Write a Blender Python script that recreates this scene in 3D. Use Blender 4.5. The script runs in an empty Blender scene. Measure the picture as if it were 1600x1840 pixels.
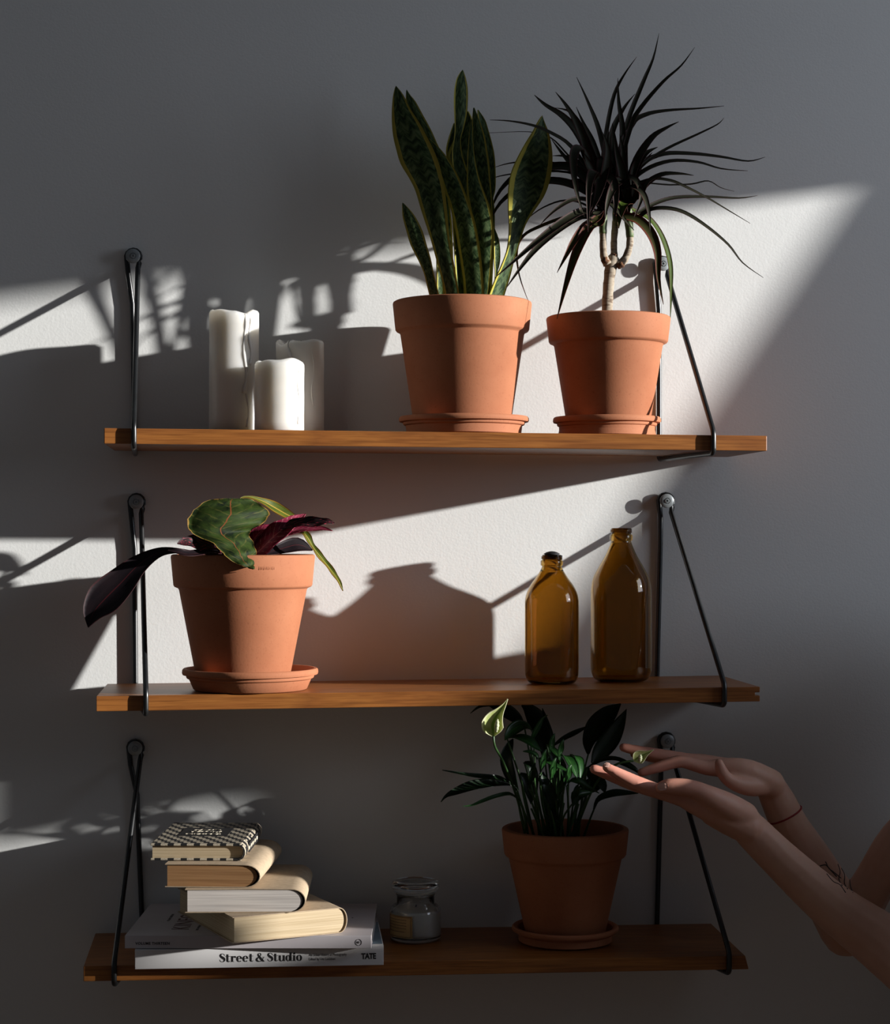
import bpy, bmesh, math, random
from mathutils import Vector, Matrix, Quaternion
from mathutils.bvhtree import BVHTree
random.seed(7)
sc = bpy.context.scene
COL = sc.collection
PI = math.pi
V = Vector

# ------------------------------------------------------------------ camera
F_PX, DC, CZ, HY = 3460.0, 2.50, 1.45, 960.0       # focal length (px), distance to wall, eye height, horizon row
TH = math.atan(370 / F_PX)                          # camera turned slightly to the right
cs, sn = math.cos(TH), math.sin(TH)
cam = bpy.data.cameras.new('camera')
camo = bpy.data.objects.new('camera', cam); COL.objects.link(camo)
camo.location = (0, -DC, CZ)
camo.rotation_euler = (PI / 2, 0, -TH)
cam.sensor_fit = 'VERTICAL'; cam.sensor_height = 36.0
cam.lens = F_PX / 1840 * 36.0
cam.shift_y = (HY - 920) / 1840
cam.clip_start = 0.05
sc.camera = camo

# ------------------------------------------------------------------ world, sun, window light, exposure
w = bpy.data.worlds.new('world'); sc.world = w; w.use_nodes = True
wb = w.node_tree.nodes['Background']
wb.inputs[0].default_value = (0.80, 0.88, 1.0, 1); wb.inputs[1].default_value = 0.052
LX, LZ = 3.00, 0.560                                   # sunlight travels (-LX, 1, -LZ)
sun_dir = V((-LX, 1, -LZ)).normalized()
sl = bpy.data.lights.new('sun', 'SUN'); sl.energy = 8.5; sl.color = (1.0, 0.975, 0.935); sl.angle = math.radians(0.85)
so = bpy.data.objects.new('sun', sl); COL.objects.link(so)
so.rotation_euler = sun_dir.to_track_quat('-Z', 'Y').to_euler(); so.location = (3.5, -1.5, 2.5)
WX = 2.60                                            # plane of the window wall
al = bpy.data.lights.new('window_skylight', 'AREA'); al.shape = 'RECTANGLE'; al.size = 1.0; al.size_y = 0.9
al.energy = 14.0; al.color = (0.78, 0.86, 1.0)
ao = bpy.data.objects.new('window_skylight', al); COL.objects.link(ao)
ao.location = (WX - 0.02, -1.02, 2.05); ao.rotation_euler = (0, math.radians(90), 0)
rl = bpy.data.lights.new('added_top_fill', 'AREA'); rl.shape = 'RECTANGLE'; rl.size = 1.1; rl.size_y = 0.8  # fill lamp added overhead to brighten the upper wall; no roof window there
rl.energy = 1.0; rl.color = (0.80, 0.87, 1.0)
ro_ = bpy.data.objects.new('added_top_fill', rl); COL.objects.link(ro_)
ro_.location = (1.5, -0.75, 3.15)
vs = sc.view_settings
vs.view_transform = 'Standard'; vs.look = 'None'; vs.exposure = 0.0; vs.gamma = 1.0; vs.use_curve_mapping = False
sc.cycles.use_denoising = True
sc.cycles.max_bounces = 10; sc.cycles.transmission_bounces = 10; sc.cycles.transparent_max_bounces = 12
sc.cycles.caustics_reflective = False; sc.cycles.caustics_refractive = True; sc.cycles.blur_glossy = 1.0
sc.cycles.sample_clamp_indirect = 4.0


# ------------------------------------------------------------------ helpers
def P(px, py, Y):
    """picture coordinates (1600x1840) -> world point on the plane at depth Y"""
    u = (px - 800) / F_PX; D = DC + Y
    X = D * (sn + u * cs) / (cs - u * sn)
    zf = X * sn + D * cs
    return V((X, Y, CZ - (py - HY) * zf / F_PX))


def MPP(px, Y):
    u = (px - 800) / F_PX; D = DC + Y
    X = D * (sn + u * cs) / (cs - u * sn)
    return (X * sn + D * cs) / F_PX                    # metres per pixel there


def link(name, me, mats=None, parent=None, smooth=True):
    o = bpy.data.objects.new(name, me); COL.objects.link(o)
    if mats:
        for m in (mats if isinstance(mats, (list, tuple)) else [mats]): me.materials.append(m)
    if parent is not None: o.parent = parent
    if smooth:
        for p in me.polygons: p.use_smooth = True
    return o


def mesh(verts, faces, uvs=None):
    me = bpy.data.meshes.new('m')
    me.from_pydata([tuple(v) for v in verts], [], faces)
    if uvs:
        ul = me.uv_layers.new(name='UVMap')
        for l in me.loops: ul.data[l.index].uv = uvs[l.vertex_index]
    me.update()
    return me


def from_bm(bm):
    bmesh.ops.recalc_face_normals(bm, faces=bm.faces)
    me = bpy.data.meshes.new('m'); bm.to_mesh(me); bm.free(); return me


def sharp(o, ang=35):
    me = o.data
    bm = bmesh.new(); bm.from_mesh(me)
    for e in bm.edges:
        if len(e.link_faces) == 2 and e.calc_face_angle(0) > math.radians(ang): e.smooth = False
    bm.to_mesh(me); bm.free()
    return o


def empty(name, loc, label, cat, group=None, rotz=0):
    o = bpy.data.objects.new(name, None); COL.objects.link(o)
    o.location = loc; o.rotation_euler = (0, 0, rotz); o.empty_display_size = 0.03
    return tag(o, label, cat, group)


def tag(o, label=None, cat=None, group=None, kind=None):
    if label: o['label'] = label
    if cat: o['category'] = cat
    if group: o['group'] = group
    if kind: o['kind'] = kind
    return o


def adopt(child, root):
    """parent a child that was built in world coordinates"""
    child.parent = root
    child.matrix_parent_inverse = Matrix.LocRotScale(root.location, root.rotation_euler, root.scale).inverted()
    return child


def box_bm(sx, sy, sz, bev=0.0, seg=2):
    bm = bmesh.new(); bmesh.ops.create_cube(bm, size=1)
    bmesh.ops.scale(bm, vec=(sx, sy, sz), verts=bm.verts)
    if bev: bmesh.ops.bevel(bm, geom=bm.edges[:], offset=bev, segments=seg, affect='EDGES', profile=0.5)
    return bm


def lathe(profile, seg=56, closed=True):
    """profile: (r, z) from the axis out and back; closed solid of revolution"""
    vs_, fs = [], []
    n = len(profile)
    for r, z in profile:
        for k in range(seg):
            a = 2 * PI * k / seg
            vs_.append((r * math.cos(a), r * math.sin(a), z))
    for i in range(n - 1):
        for k in range(seg):
            k2 = (k + 1) % seg
            fs.append((i * seg + k, i * seg + k2, (i + 1) * seg + k2, (i + 1) * seg + k))
    bm = bmesh.new()
    bv = [bm.verts.new(v) for v in vs_]
    for f in fs: bm.faces.new([bv[i] for i in f])
    bmesh.ops.remove_doubles(bm, verts=bm.verts, dist=1e-6)
    return from_bm(bm)


def cr(pts, n):
    """Catmull-Rom resampling of tuples, n steps per span"""
    k = len(pts); out = []
    dim = len(pts[0])
    for i in range(k - 1):
        p0 = pts[max(i - 1, 0)]; p1 = pts[i]; p2 = pts[i + 1]; p3 = pts[min(i + 2, k - 1)]
        for s in range(n):
            t = s / n
            out.append(tuple(0.5 * (2 * p1[d] + (p2[d] - p0[d]) * t + (2 * p0[d] - 5 * p1[d] + 4 * p2[d] - p3[d]) * t * t
                                    + (3 * p1[d] - p0[d] - 3 * p2[d] + p3[d]) * t ** 3) for d in range(dim)))
    out.append(tuple(pts[-1]))
    return out


def tube(pts, radii, seg=8, closed=False, cap=True, flat=1.0):
    """sweep a circle along points"""
    pts = [V(p) for p in pts]; n = len(pts)
    if not isinstance(radii, (list, tuple)): radii = [radii] * n
    verts, faces = [], []
    T0 = None; N = None
    for i in range(n):
        if closed: T = (pts[(i + 1) % n] - pts[i - 1])
        else: T = pts[min(i + 1, n - 1)] - pts[max(i - 1, 0)]
        T.normalize()
        if N is None:
            N = T.orthogonal().normalized()
        else:
            N = (T0.rotation_difference(T) @ N); N = (N - T * N.dot(T)).normalized()
        T0 = T; B = T.cross(N)
        for k in range(seg):
            a = 2 * PI * k / seg
            verts.append(pts[i] + (N * math.cos(a) + B * math.sin(a) * flat) * radii[i])
    m = n if closed else n - 1
    for i in range(m):
        j = (i + 1) % n
        for k in range(seg):
            k2 = (k + 1) % seg
            faces.append((i * seg + k, i * seg + k2, j * seg + k2, j * seg + k))
    if cap and not closed:
        faces.append(tuple(range(seg - 1, -1, -1))); faces.append(tuple((n - 1) * seg + k for k in range(seg)))
    bm = bmesh.new(); bv = [bm.verts.new(v) for v in verts]
    for f in faces:
        try: bm.faces.new([bv[i] for i in f])
        except ValueError: pass
    return from_bm(bm)


def sheet(grid, uvg, thick):
    """solid thin sheet from rows of points; normals averaged per vertex"""
    R, C = len(grid), len(grid[0])
    top, uv = [], []
    nor = []
    for i in range(R):
        for j in range(C):
            a = grid[min(i + 1, R - 1)][j] - grid[max(i - 1, 0)][j]
            b = grid[i][min(j + 1, C - 1)] - grid[i][max(j - 1, 0)]
            if b.length < 1e-7: b = grid[max(i - 2, 0)][min(j + 1, C - 1)] - grid[max(i - 2, 0)][max(j - 1, 0)]
            nn = a.cross(b)
            nor.append(nn.normalized() if nn.length > 0 else V((0, -1, 0)))
            top.append(grid[i][j]); uv.append(uvg[i][j])
    verts = [p + n * thick * .5 for p, n in zip(top, nor)] + [p - n * thick * .5 for p, n in zip(top, nor)]
    N = R * C; faces = []
    for i in range(R - 1):
        for j in range(C - 1):
            q = (i * C + j, i * C + j + 1, (i + 1) * C + j + 1, (i + 1) * C + j)
            faces.append(q[::-1]); faces.append(tuple(x + N for x in q))
    per = [j for j in range(C)] + [i * C + C - 1 for i in range(1, R)] + [(R - 1) * C + j for j in range(C - 2, -1, -1)] + [i * C for i in range(R - 2, 0, -1)]
    for a, b in zip(per, per[1:] + per[:1]): faces.append((a, b, b + N, a + N)[::-1])
    return mesh(verts, faces, uv + uv)


def ribbon(pts, face=(0, -.75, .65), fold=.12, wave=0.0, thick=.0006, n=4, cols=5, curl=0.0):
    """leaf along 3-D points (x, y, z, width)"""
    s = cr(pts, n); F = V(face)
    grid, uvg = [], []
    L = len(s)
    ph = random.random() * 6
    for i, q in enumerate(s):
        p = V(q[:3]); T = V(s[min(i + 1, L - 1)][:3]) - V(s[max(i - 1, 0)][:3]); T.normalize()
        S = T.cross(F)
        if S.length < .05: S = T.cross(V((1, 0, 0)))
        S.normalize(); N = S.cross(T); wd = max(q[3], .0002)
        row, ur = [], []
        for j in range(cols):
            u = -1 + 2 * j / (cols - 1)
            wv = wave * wd * math.sin(i * 1.1 + ph + (1.5 if u > 0 else 0)) * abs(u)
            row.append(p + S * (u * wd / 2) + N * (fold * wd * abs(u) ** 1.3 + wv - curl * wd * u * u))
            ur.append(((u + 1) / 2, i / (L - 1)))
        grid.append(row); uvg.append(ur)
    return sheet(grid, uvg, thick)


def px_ribbon(pts, **kw):
    """pts: (px, py, Y, width_px)"""
    q = []
    for px, py, Y, wd in pts:
        p = P(px, py, Y); q.append((p.x, p.y, p.z, wd * MPP(px, Y)))
    return ribbon(q, **kw)


def outline_leaf(rows, Y0, Y1, dY=0.0, bulge=.12, thick=.0016, n=3, cols=7, ragged=0.0, wavy=0.0):
    """rows: (xl, xr, y) tip first, picture px; depth runs Y1 (tip) -> Y0 (base); dY turns the blade"""
    s = cr([tuple(r) for r in rows], n); L = len(s)
    ya, yb = s[0][2], s[-1][2]
    grid, uvg = [], []
    for i, (xl, xr, y) in enumerate(s):
        t = (y - ya) / (yb - ya); Y = Y1 + (Y0 - Y1) * t
        if ragged and 1 < i < L - 2: xl += ragged * (random.random() - .35); xr -= ragged * (random.random() - .35)
        if xr < xl: xl = xr = (xl + xr) / 2
        row, ur = [], []
        hw = (xr - xl) / 2 * MPP(xl, Y)
        for j in range(cols):
            u = -1 + 2 * j / (cols - 1)
            p = P(xl + (xr - xl) * (u + 1) / 2, y, Y + dY * u * min(1, hw / .02) + bulge * hw * (1 - u * u) + wavy * math.sin(i * .9 + 2.2 * u) * (.3 + abs(u)))
            row.append(p); ur.append(((u + 1) / 2, 1 - t))
        grid.append(row); uvg.append(ur)
    return sheet(grid, uvg, thick)


# ------------------------------------------------------------------ materials
def new_mat(name):
    m = bpy.data.materials.new(name); m.use_nodes = True
    nt = m.node_tree
    return m, nt, nt.nodes['Principled BSDF']


def N_(nt, typ, ins=None, **props):
    n = nt.nodes.new(typ)
    for k, v in props.items(): setattr(n, k, v)
    if ins:
        for k, v in ins.items():
            if isinstance(v, bpy.types.NodeSocket): nt.links.new(v, n.inputs[k])
            else: n.inputs[k].default_value = v
    return n


def ramp(nt, fac, stops):
    r = nt.nodes.new('ShaderNodeValToRGB'); nt.links.new(fac, r.inputs[0])
    el = r.color_ramp.elements
    while len(el) < len(stops): el.new(0.5)
    for e, (p, c) in zip(el, stops): e.position = p; e.color = (*c, 1)
    return r.outputs[0]


def mixc(nt, fac, a, b):
    n = nt.nodes.new('ShaderNodeMix'); n.data_type = 'RGBA'
    for idx, v in ((0, fac), (6, a), (7, b)):
        if isinstance(v, bpy.types.NodeSocket): nt.links.new(v, n.inputs[idx])
        else: n.inputs[idx].default_value = v if idx == 0 else (*v, 1)
    return n.outputs[2]


def math_(nt, op, a, b=0.0, c=0.0):
    n = nt.nodes.new('ShaderNodeMath'); n.operation = op
    for i, v in enumerate((a, b, c)):
        if isinstance(v, bpy.types.NodeSocket): nt.links.new(v, n.inputs[i])
        else: n.inputs[i].default_value = v
    return n.outputs[0]


def coords(nt, kind='Object', scale=(1, 1, 1)):
    t = nt.nodes.new('ShaderNodeTexCoord')
    mp = N_(nt, 'ShaderNodeMapping', {'Vector': t.outputs[kind], 'Scale': scale})
    return mp.outputs[0]


def noise(nt, vec, scale, detail=3, rough=.5, dist=0.0):
    return N_(nt, 'ShaderNodeTexNoise', {'Vector': vec, 'Scale': scale, 'Detail': detail, 'Roughness': rough, 'Distortion': dist}).outputs[0]


def bump(nt, bs, h, strength, dist=.001):
    b = N_(nt, 'ShaderNodeBump', {'Height': h, 'Strength': strength, 'Distance': dist})
    nt.links.new(b.outputs[0], bs.inputs['Normal'])


def plain(name, col, rough=.6, metal=0.0, var=.12, scale=60, spec=.5, **kw):
    m, nt, bs = new_mat(name)
    v = coords(nt); nz = noise(nt, v, scale)
    c2 = tuple(max(0, x * (1 - var * 2)) for x in col)
    nt.links.new(ramp(nt, nz, [(.3, c2), (.7, tuple(min(1, x * (1 + var * .6)) for x in col))]), bs.inputs['Base Color'])
    bs.inputs['Roughness'].default_value = rough; bs.inputs['Metallic'].default_value = metal
    bs.inputs['Specular IOR Level'].default_value = spec
    for k, x in kw.items(): bs.inputs[k.replace('_', ' ')].default_value = x
    return m


def leaf_finish(nt, bs, transl=.22, tint=(.5, .7, .12)):
    """let a little light through a thin leaf"""
    tr = nt.nodes.new('ShaderNodeBsdfTranslucent')
    src = bs.inputs['Base Color'].links[0].from_socket
    g = N_(nt, 'ShaderNodeMix', None, data_type='RGBA', blend_type='MULTIPLY')
    g.inputs[0].default_value = .6; nt.links.new(src, g.inputs[6]); g.inputs[7].default_value = (1, 1, .45, 1)
    br = N_(nt, 'ShaderNodeBrightContrast', {'Color': g.outputs[2], 'Bright': .03})
    nt.links.new(br.outputs[0], tr.inputs[0])
    mx = N_(nt, 'ShaderNodeMixShader', {0: transl, 1: bs.outputs[0], 2: tr.outputs[0]})
    nt.links.new(mx.outputs[0], nt.nodes['Material Output'].inputs[0])


def mat_wall():
    m, nt, bs = new_mat('painted plaster')
    v = coords(nt)
    nz = noise(nt, v, 3, 3)
    nt.links.new(ramp(nt, nz, [(.3, (.755, .765, .755)), (.7, (.795, .805, .795))]), bs.inputs['Base Color'])
    h = math_(nt, 'ADD', noise(nt, v, 330, 3, .55), math_(nt, 'MULTIPLY', noise(nt, v, 120, 2), .6))
    bump(nt, bs, h, .14, .0012)
    bs.inputs['Roughness'].default_value = .85; bs.inputs['Specular IOR Level'].default_value = .2
    return m


def mat_wood(name, a, b, c):
    m, nt, bs = new_mat(name)
    v = coords(nt, 'Object', (1.2, 9, 9))
    warp = noise(nt, v, 2.0, 4, .55, .6)
    fine = noise(nt, coords(nt, 'Object', (6, 160, 160)), 2.5, 4, .6)
    ring = math_(nt, 'FRACT', math_(nt, 'MULTIPLY', warp, 7.0))
    base = ramp(nt, ring, [(0, a), (.45, b), (.9, c), (1, a)])
    streak = ramp(nt, fine, [(.35, (.55, .5, .45)), (.6, (1, 1, 1))])
    mul = N_(nt, 'ShaderNodeMix', None, data_type='RGBA', blend_type='MULTIPLY')
    mul.inputs[0].default_value = .75; nt.links.new(base, mul.inputs[6]); nt.links.new(streak, mul.inputs[7])
    nt.links.new(mul.outputs[2], bs.inputs['Base Color'])
    bump(nt, bs, fine, .12, .0006)
    bs.inputs['Roughness'].default_value = .42; bs.inputs['Specular IOR Level'].default_value = .4
    return m


def mat_terracotta():
    m, nt, bs = new_mat('terracotta')
    v = coords(nt)
    n1 = noise(nt, v, 14, 4, .6); n2 = noise(nt, v, 420, 2)
    base = ramp(nt, n1, [(.25, (.345, .122, .056)), (.6, (.405, .155, .075)), (.85, (.45, .19, .098))])
    spk = ramp(nt, n2, [(.22, (.7, .62, .58)), (.4, (1, 1, 1))])
    mul = N_(nt, 'ShaderNodeMix', None, data_type='RGBA', blend_type='MULTIPLY'); mul.inputs[0].default_value = .6
    nt.links.new(base, mul.inputs[6]); nt.links.new(spk, mul.inputs[7])
    scr = noise(nt, coords(nt, 'Object', (60, 60, 9)), 3, 5, .7)
    nt.links.new(mixc(nt, ramp(nt, scr, [(.70, (0, 0, 0)), (.80, (.35, .35, .35))]), mul.outputs[2], (.72, .5, .4)), bs.inputs['Base Color'])
    bump(nt, bs, n2, .1, .0006)
    bs.inputs['Roughness'].default_value = .78; bs.inputs['Specular IOR Level'].default_value = .3
    return m


def uvparts(nt):
    uv = nt.nodes.new('ShaderNodeUVMap')
    sp = N_(nt, 'ShaderNodeSeparateXYZ', {0: uv.outputs[0]})
    au = math_(nt, 'ABSOLUTE', math_(nt, 'MULTIPLY_ADD', sp.outputs[0], 2.0, -1.0))
    return uv.outputs[0], sp.outputs[0], sp.outputs[1], au


def mat_snake():
    m, nt, bs = new_mat('snake plant leaf')
    uv, u, v, au = uvparts(nt)
    zz = math_(nt, 'MULTIPLY', math_(nt, 'PINGPONG', math_(nt, 'MULTIPLY', u, 3.0), .5), .05)
    vec = N_(nt, 'ShaderNodeCombineXYZ', {0: math_(nt, 'MULTIPLY', u, 3.5), 1: math_(nt, 'MULTIPLY', math_(nt, 'ADD', v, zz), 34.0)}).outputs[0]
    oi = nt.nodes.new('ShaderNodeObjectInfo')
    vec2 = N_(nt, 'ShaderNodeVectorMath', {0: vec, 1: oi.outputs['Location']}, operation='ADD').outputs[0]
    nz = noise(nt, vec2, 1.0, 3, .6, .3)
    green = ramp(nt, nz, [(.40, (.016, .034, .012)), (.50, (.050, .088, .032)), (.62, (.105, .150, .065))])
    edge = math_(nt, 'GREATER_THAN', math_(nt, 'ADD', au, math_(nt, 'MULTIPLY', noise(nt, vec2, .5), .08)), .80)
    nt.links.new(mixc(nt, edge, green, (.45, .40, .075)), bs.inputs['Base Color'])
    bs.inputs['Roughness'].default_value = .5; bs.inputs['Specular IOR Level'].default_value = .18
    bump(nt, bs, nz, .1, .001)
    leaf_finish(nt, bs, .12)
    return m


def mat_leaf(name, c1, c2, mid=None, edge=None, vein=None, rough=.42, midw=.10, edgew=.86, transl=.22, veins=9, spec=.35):
    m, nt, bs = new_mat(name)
    uv, u, v, au = uvparts(nt)
    vec = N_(nt, 'ShaderNodeCombineXYZ', {0: math_(nt, 'MULTIPLY', u, 4.0), 1: math_(nt, 'MULTIPLY', v, 7.0)}).outputs[0]
    nz = noise(nt, vec, 1.0, 4, .6, .4)
    col = ramp(nt, nz, [(.32, c1), (.68, c2)])
    if vein:
        ph = math_(nt, 'MULTIPLY_ADD', v, float(veins), math_(nt, 'MULTIPLY', au, -2.0))
        st = math_(nt, 'PINGPONG', math_(nt, 'ADD', ph, math_(nt, 'MULTIPLY', nz, .8)), .5)
        vm = ramp(nt, math_(nt, 'MULTIPLY', st, 2.0), [(.02, (1, 1, 1)), (.22, (0, 0, 0))])
        sp = N_(nt, 'ShaderNodeSeparateColor', {0: vm}).outputs[0]
        gate = ramp(nt, noise(nt, vec, 1.7), [(.42, (0, 0, 0)), (.55, (1, 1, 1))])
        gp = N_(nt, 'ShaderNodeSeparateColor', {0: gate}).outputs[0]
        col = mixc(nt, math_(nt, 'MULTIPLY', sp, gp), col, vein)
    if mid: col = mixc(nt, math_(nt, 'LESS_THAN', au, midw), col, mid)
    if edge: col = mixc(nt, math_(nt, 'GREATER_THAN', math_(nt, 'ADD', au, math_(nt, 'MULTIPLY', nz, .12)), edgew), col, edge)
    nt.links.new(col, bs.inputs['Base Color'])
    bs.inputs['Roughness'].default_value = rough; bs.inputs['Specular IOR Level'].default_value = spec
    leaf_finish(nt, bs, transl)
    return m


def mat_glass(name, col, rough=.02, ior=1.48):
    m, nt, bs = new_mat(name)
    v = coords(nt); nz = noise(nt, v, 25, 2)
    c2 = tuple(x * .93 for x in col)
    nt.links.new(ramp(nt, nz, [(.3, c2), (.7, col)]), bs.inputs['Base Color'])
    bs.inputs['Transmission Weight'].default_value = 1.0
    bs.inputs['Roughness'].default_value = rough; bs.inputs['IOR'].default_value = ior
    return m


def mat_pages(name, col, dark, sc_=900):
    m, nt, bs = new_mat(name)
    nz = noise(nt, coords(nt, 'Object', (6, 6, sc_)), 1.0, 3, .6)
    nz2 = noise(nt, coords(nt, 'Object', (3, 3, sc_ * .16)), 1.0, 3, .6)
    a = ramp(nt, nz, [(.35, dark), (.6, col)])
    k = tuple(x * .8 for x in col)
    nt.links.new(mixc(nt, ramp(nt, nz2, [(.3, (.5, .5, .5)), (.5, (0, 0, 0))]), a, k), bs.inputs['Base Color'])
    bump(nt, bs, nz, .35, .0008)
    bs.inputs['Roughness'].default_value = .85; bs.inputs['Specular IOR Level'].default_value = .15
    return m


M = {}
M['wall'] = mat_wall()
M['wood'] = mat_wood('oiled teak', (.27, .095, .022), (.36, .135, .030), (.30, .105, .024))
M['terra'] = mat_terracotta()
M['black'] = plain('black lacquered steel', (.010, .011, .012), .32, 0.0, .2, spec=.6)
M['steel'] = plain('zinc plated steel', (.36, .39, .40), .42, .35, .15)
M['soil'] = plain('potting soil', (.018, .012, .008), .95, var=.4, scale=300)
M['snake'] = mat_snake()
M['dracaena'] = mat_leaf('dracaena leaf', (.015, .017, .010), (.030, .030, .016), edge=(.042, .016, .014), edgew=.80, transl=.18, rough=.55, spec=.18)
M['dracaena_lit'] = mat_leaf('sunlit dracaena leaf', (.05, .085, .012), (.09, .14, .022), edge=(.10, .030, .018), edgew=.86, transl=.4, rough=.55, spec=.15)  # green glow of a sunlit leaf painted into the colour
M['dracaena_red'] = mat_leaf('reddish dracaena leaf', (.050, .045, .014), (.065, .070, .020), edge=(.13, .035, .022), edgew=.70, transl=.4, rough=.55, spec=.15)
def mat_bark():
    m, nt, bs = new_mat('pale ringed bark')
    v = coords(nt, 'Object', (1, 1, 1)); n1 = noise(nt, coords(nt, 'Object', (60, 60, 260)), 1.0, 3, .6, .5); n2 = noise(nt, v, 220, 3)
    base = ramp(nt, n1, [(.36, (.15, .105, .07)), (.46, (.34, .28, .21)), (.7, (.40, .345, .27))])
    nt.links.new(mixc(nt, ramp(nt, n2, [(.4, (0, 0, 0)), (.7, (.5, .5, .5))]), base, (.28, .22, .16)), bs.inputs['Base Color'])
    bump(nt, bs, n1, .5, .0012); bs.inputs['Roughness'].default_value = .9
    return m


M['bark'] = mat_bark()
M['bark_brown'] = plain('brown bark scar', (.20, .085, .035), .9, var=.4, scale=350)
M['bark_green'] = plain('green young stem', (.12, .17, .06), .6, var=.25, scale=90)
M['croton_green'] = mat_leaf('croton green leaf', (.004, .009, .004), (.045, .075, .014), mid=(.20, .06, .02), edge=(.34, .20, .045), vein=(.075, .080, .020), midw=.018, edgew=1.03, transl=.22, veins=10, rough=.62, spec=.12)
M['croton_dark'] = mat_leaf('croton dark leaf', (.007, .005, .007), (.014, .008, .010), mid=(.07, .012, .016), edge=(.03, .010, .012), midw=.03, edgew=.97, transl=.08, rough=.55, spec=.15)
M['croton_red'] = mat_leaf('croton crimson leaf', (.16, .012, .030), (.36, .030, .085), mid=(.50, .14, .17), vein=(.60, .26, .26), midw=.05, transl=.25, veins=12)
M['croton_speck'] = mat_leaf('croton red flecked leaf', (.014, .009, .010), (.035, .014, .016), vein=(.55, .05, .09), midw=.04, transl=.1, veins=7, rough=.55, spec=.2)
M['croton_yellow'] = mat_leaf('croton yellow green leaf', (.05, .09, .012), (.16, .19, .025), mid=(.50, .34, .06), edge=(.42, .26, .04), edgew=.88, midw=.1, transl=.3)
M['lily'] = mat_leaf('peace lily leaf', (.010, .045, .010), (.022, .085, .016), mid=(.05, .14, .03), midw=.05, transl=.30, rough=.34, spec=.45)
M['lily_dark'] = mat_leaf('shaded peace lily leaf', (.005, .016, .006), (.009, .026, .009), mid=(.012, .035, .012), midw=.04, transl=.10, rough=.4)  # darker copy of the lily leaf, shade painted into its colour
M['lily_stem'] = plain('peace lily stem', (.03, .085, .018), .5, var=.2)
M['spathe'] = mat_leaf('green white spathe', (.42, .50, .14), (.66, .70, .38), mid=(.25, .40, .06), edge=(.72, .72, .50), midw=.14, edgew=.93, transl=.35)
M['spadix'] = plain('spadix', (.62, .66, .40), .7, var=.3, scale=900)
M['amber'] = mat_glass('amber glass', (.53, .32, .075))
M['clear'] = mat_glass('clear glass', (.95, .97, .97))
M['rubber'] = plain('black rubber', (.012, .013, .016), .55)
M['wax'] = plain('candle wax', (.74, .715, .665), .38, var=.03, scale=20, Subsurface_Weight=.9, Subsurface_Scale=.030, Subsurface_Radius=(1, .92, .80))
M['wax_run'] = plain('solid wax run', (.74, .715, .665), .4, var=.03, scale=20)
M['wick'] = plain('charred wick', (.02, .018, .015), .9)
M['kraft'] = plain('kraft paper cover', (.45, .345, .235), .75, var=.07, scale=200, spec=.25)
M['kraft_in'] = plain('cover lining', (.30, .16, .11), .8, var=.08)
M['pages_tan'] = mat_pages('yellowed page edges', (.57, .455, .30), (.43, .33, .20))
M['pages_white'] = mat_pages('white page edges', (.66, .61, .56), (.46, .42, .39))
M['pages_brown'] = mat_pages('brown page edges', (.40, .22, .10), (.26, .13, .055))
M['cover_white'] = plain('white card cover', (.70, .69, .69), .42, var=.03, scale=8, spec=.4)
M['cover_mauve'] = plain('pale mauve cover', (.57, .53, .55), .5, var=.05, scale=8, spec=.35)
M['print'] = plain('black print', (.012, .011, .012), .55, var=.1)
M['print_grey'] = plain('grey print', (.10, .095, .10), .6, var=.1)
M['print_red'] = plain('dark red print', (.10, .035, .035), .6, var=.1)
M['print_cream'] = plain('cream print', (.62, .55, .42), .6, var=.1)
M['blue'] = plain('slate blue cover', (.14, .20, .25), .5, var=.08)
M['label_tan'] = plain('tan paper label', (.50, .32, .13), .7, var=.08)
M['maroon'] = plain('maroon spine', (.10, .018, .012), .6)


def mat_skin():
    m, nt, bs = new_mat('skin')
    v = coords(nt)
    nz = noise(nt, v, 18, 4, .6); n2 = noise(nt, v, 600, 2)
    # palms and fingers are redder than the forearm: follows the limb itself (object x: fingers at low x)
    t = nt.nodes.new('ShaderNodeTexCoord'); sp = N_(nt, 'ShaderNodeSeparateXYZ', {0: t.outputs['Object']})
    k = N_(nt, 'ShaderNodeMapRange', {0: sp.outputs[0], 1: .44, 2: .66}).outputs[0]
    c1 = mixc(nt, k, (.50, .20, .145), (.56, .31, .22))
    c2 = mixc(nt, k, (.60, .27, .20), (.63, .38, .28))
    r = ramp(nt, nz, [(.3, (0, 0, 0)), (.7, (1, 1, 1))])
    nt.links.new(mixc(nt, r, c1, c2), bs.inputs['Base Color'])
    bs.inputs['Roughness'].default_value = .5; bs.inputs['Specular IOR Level'].default_value = .35
    bs.inputs['Subsurface Weight'].default_value = .12; bs.inputs['Subsurface Scale'].default_value = .004
    bump(nt, bs, n2, .06, .0006)
    return m


M['skin'] = mat_skin()
M['nail'] = plain('fingernail', (.62, .36, .29), .3, var=.05)
M['thread'] = plain('red thread', (.28, .008, .010), .7, var=.2, scale=900)
M['vest'] = plain('dark grey cotton', (.035, .036, .040), .85, var=.15, scale=300)
M['hair'] = plain('brown hair', (.035, .018, .010), .55, var=.4, scale=120)
M['eye'] = plain('eye', (.55, .52, .50), .2, var=.05)
M['ink'] = plain('tattoo ink', (.045, .034, .032), .6)


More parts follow.
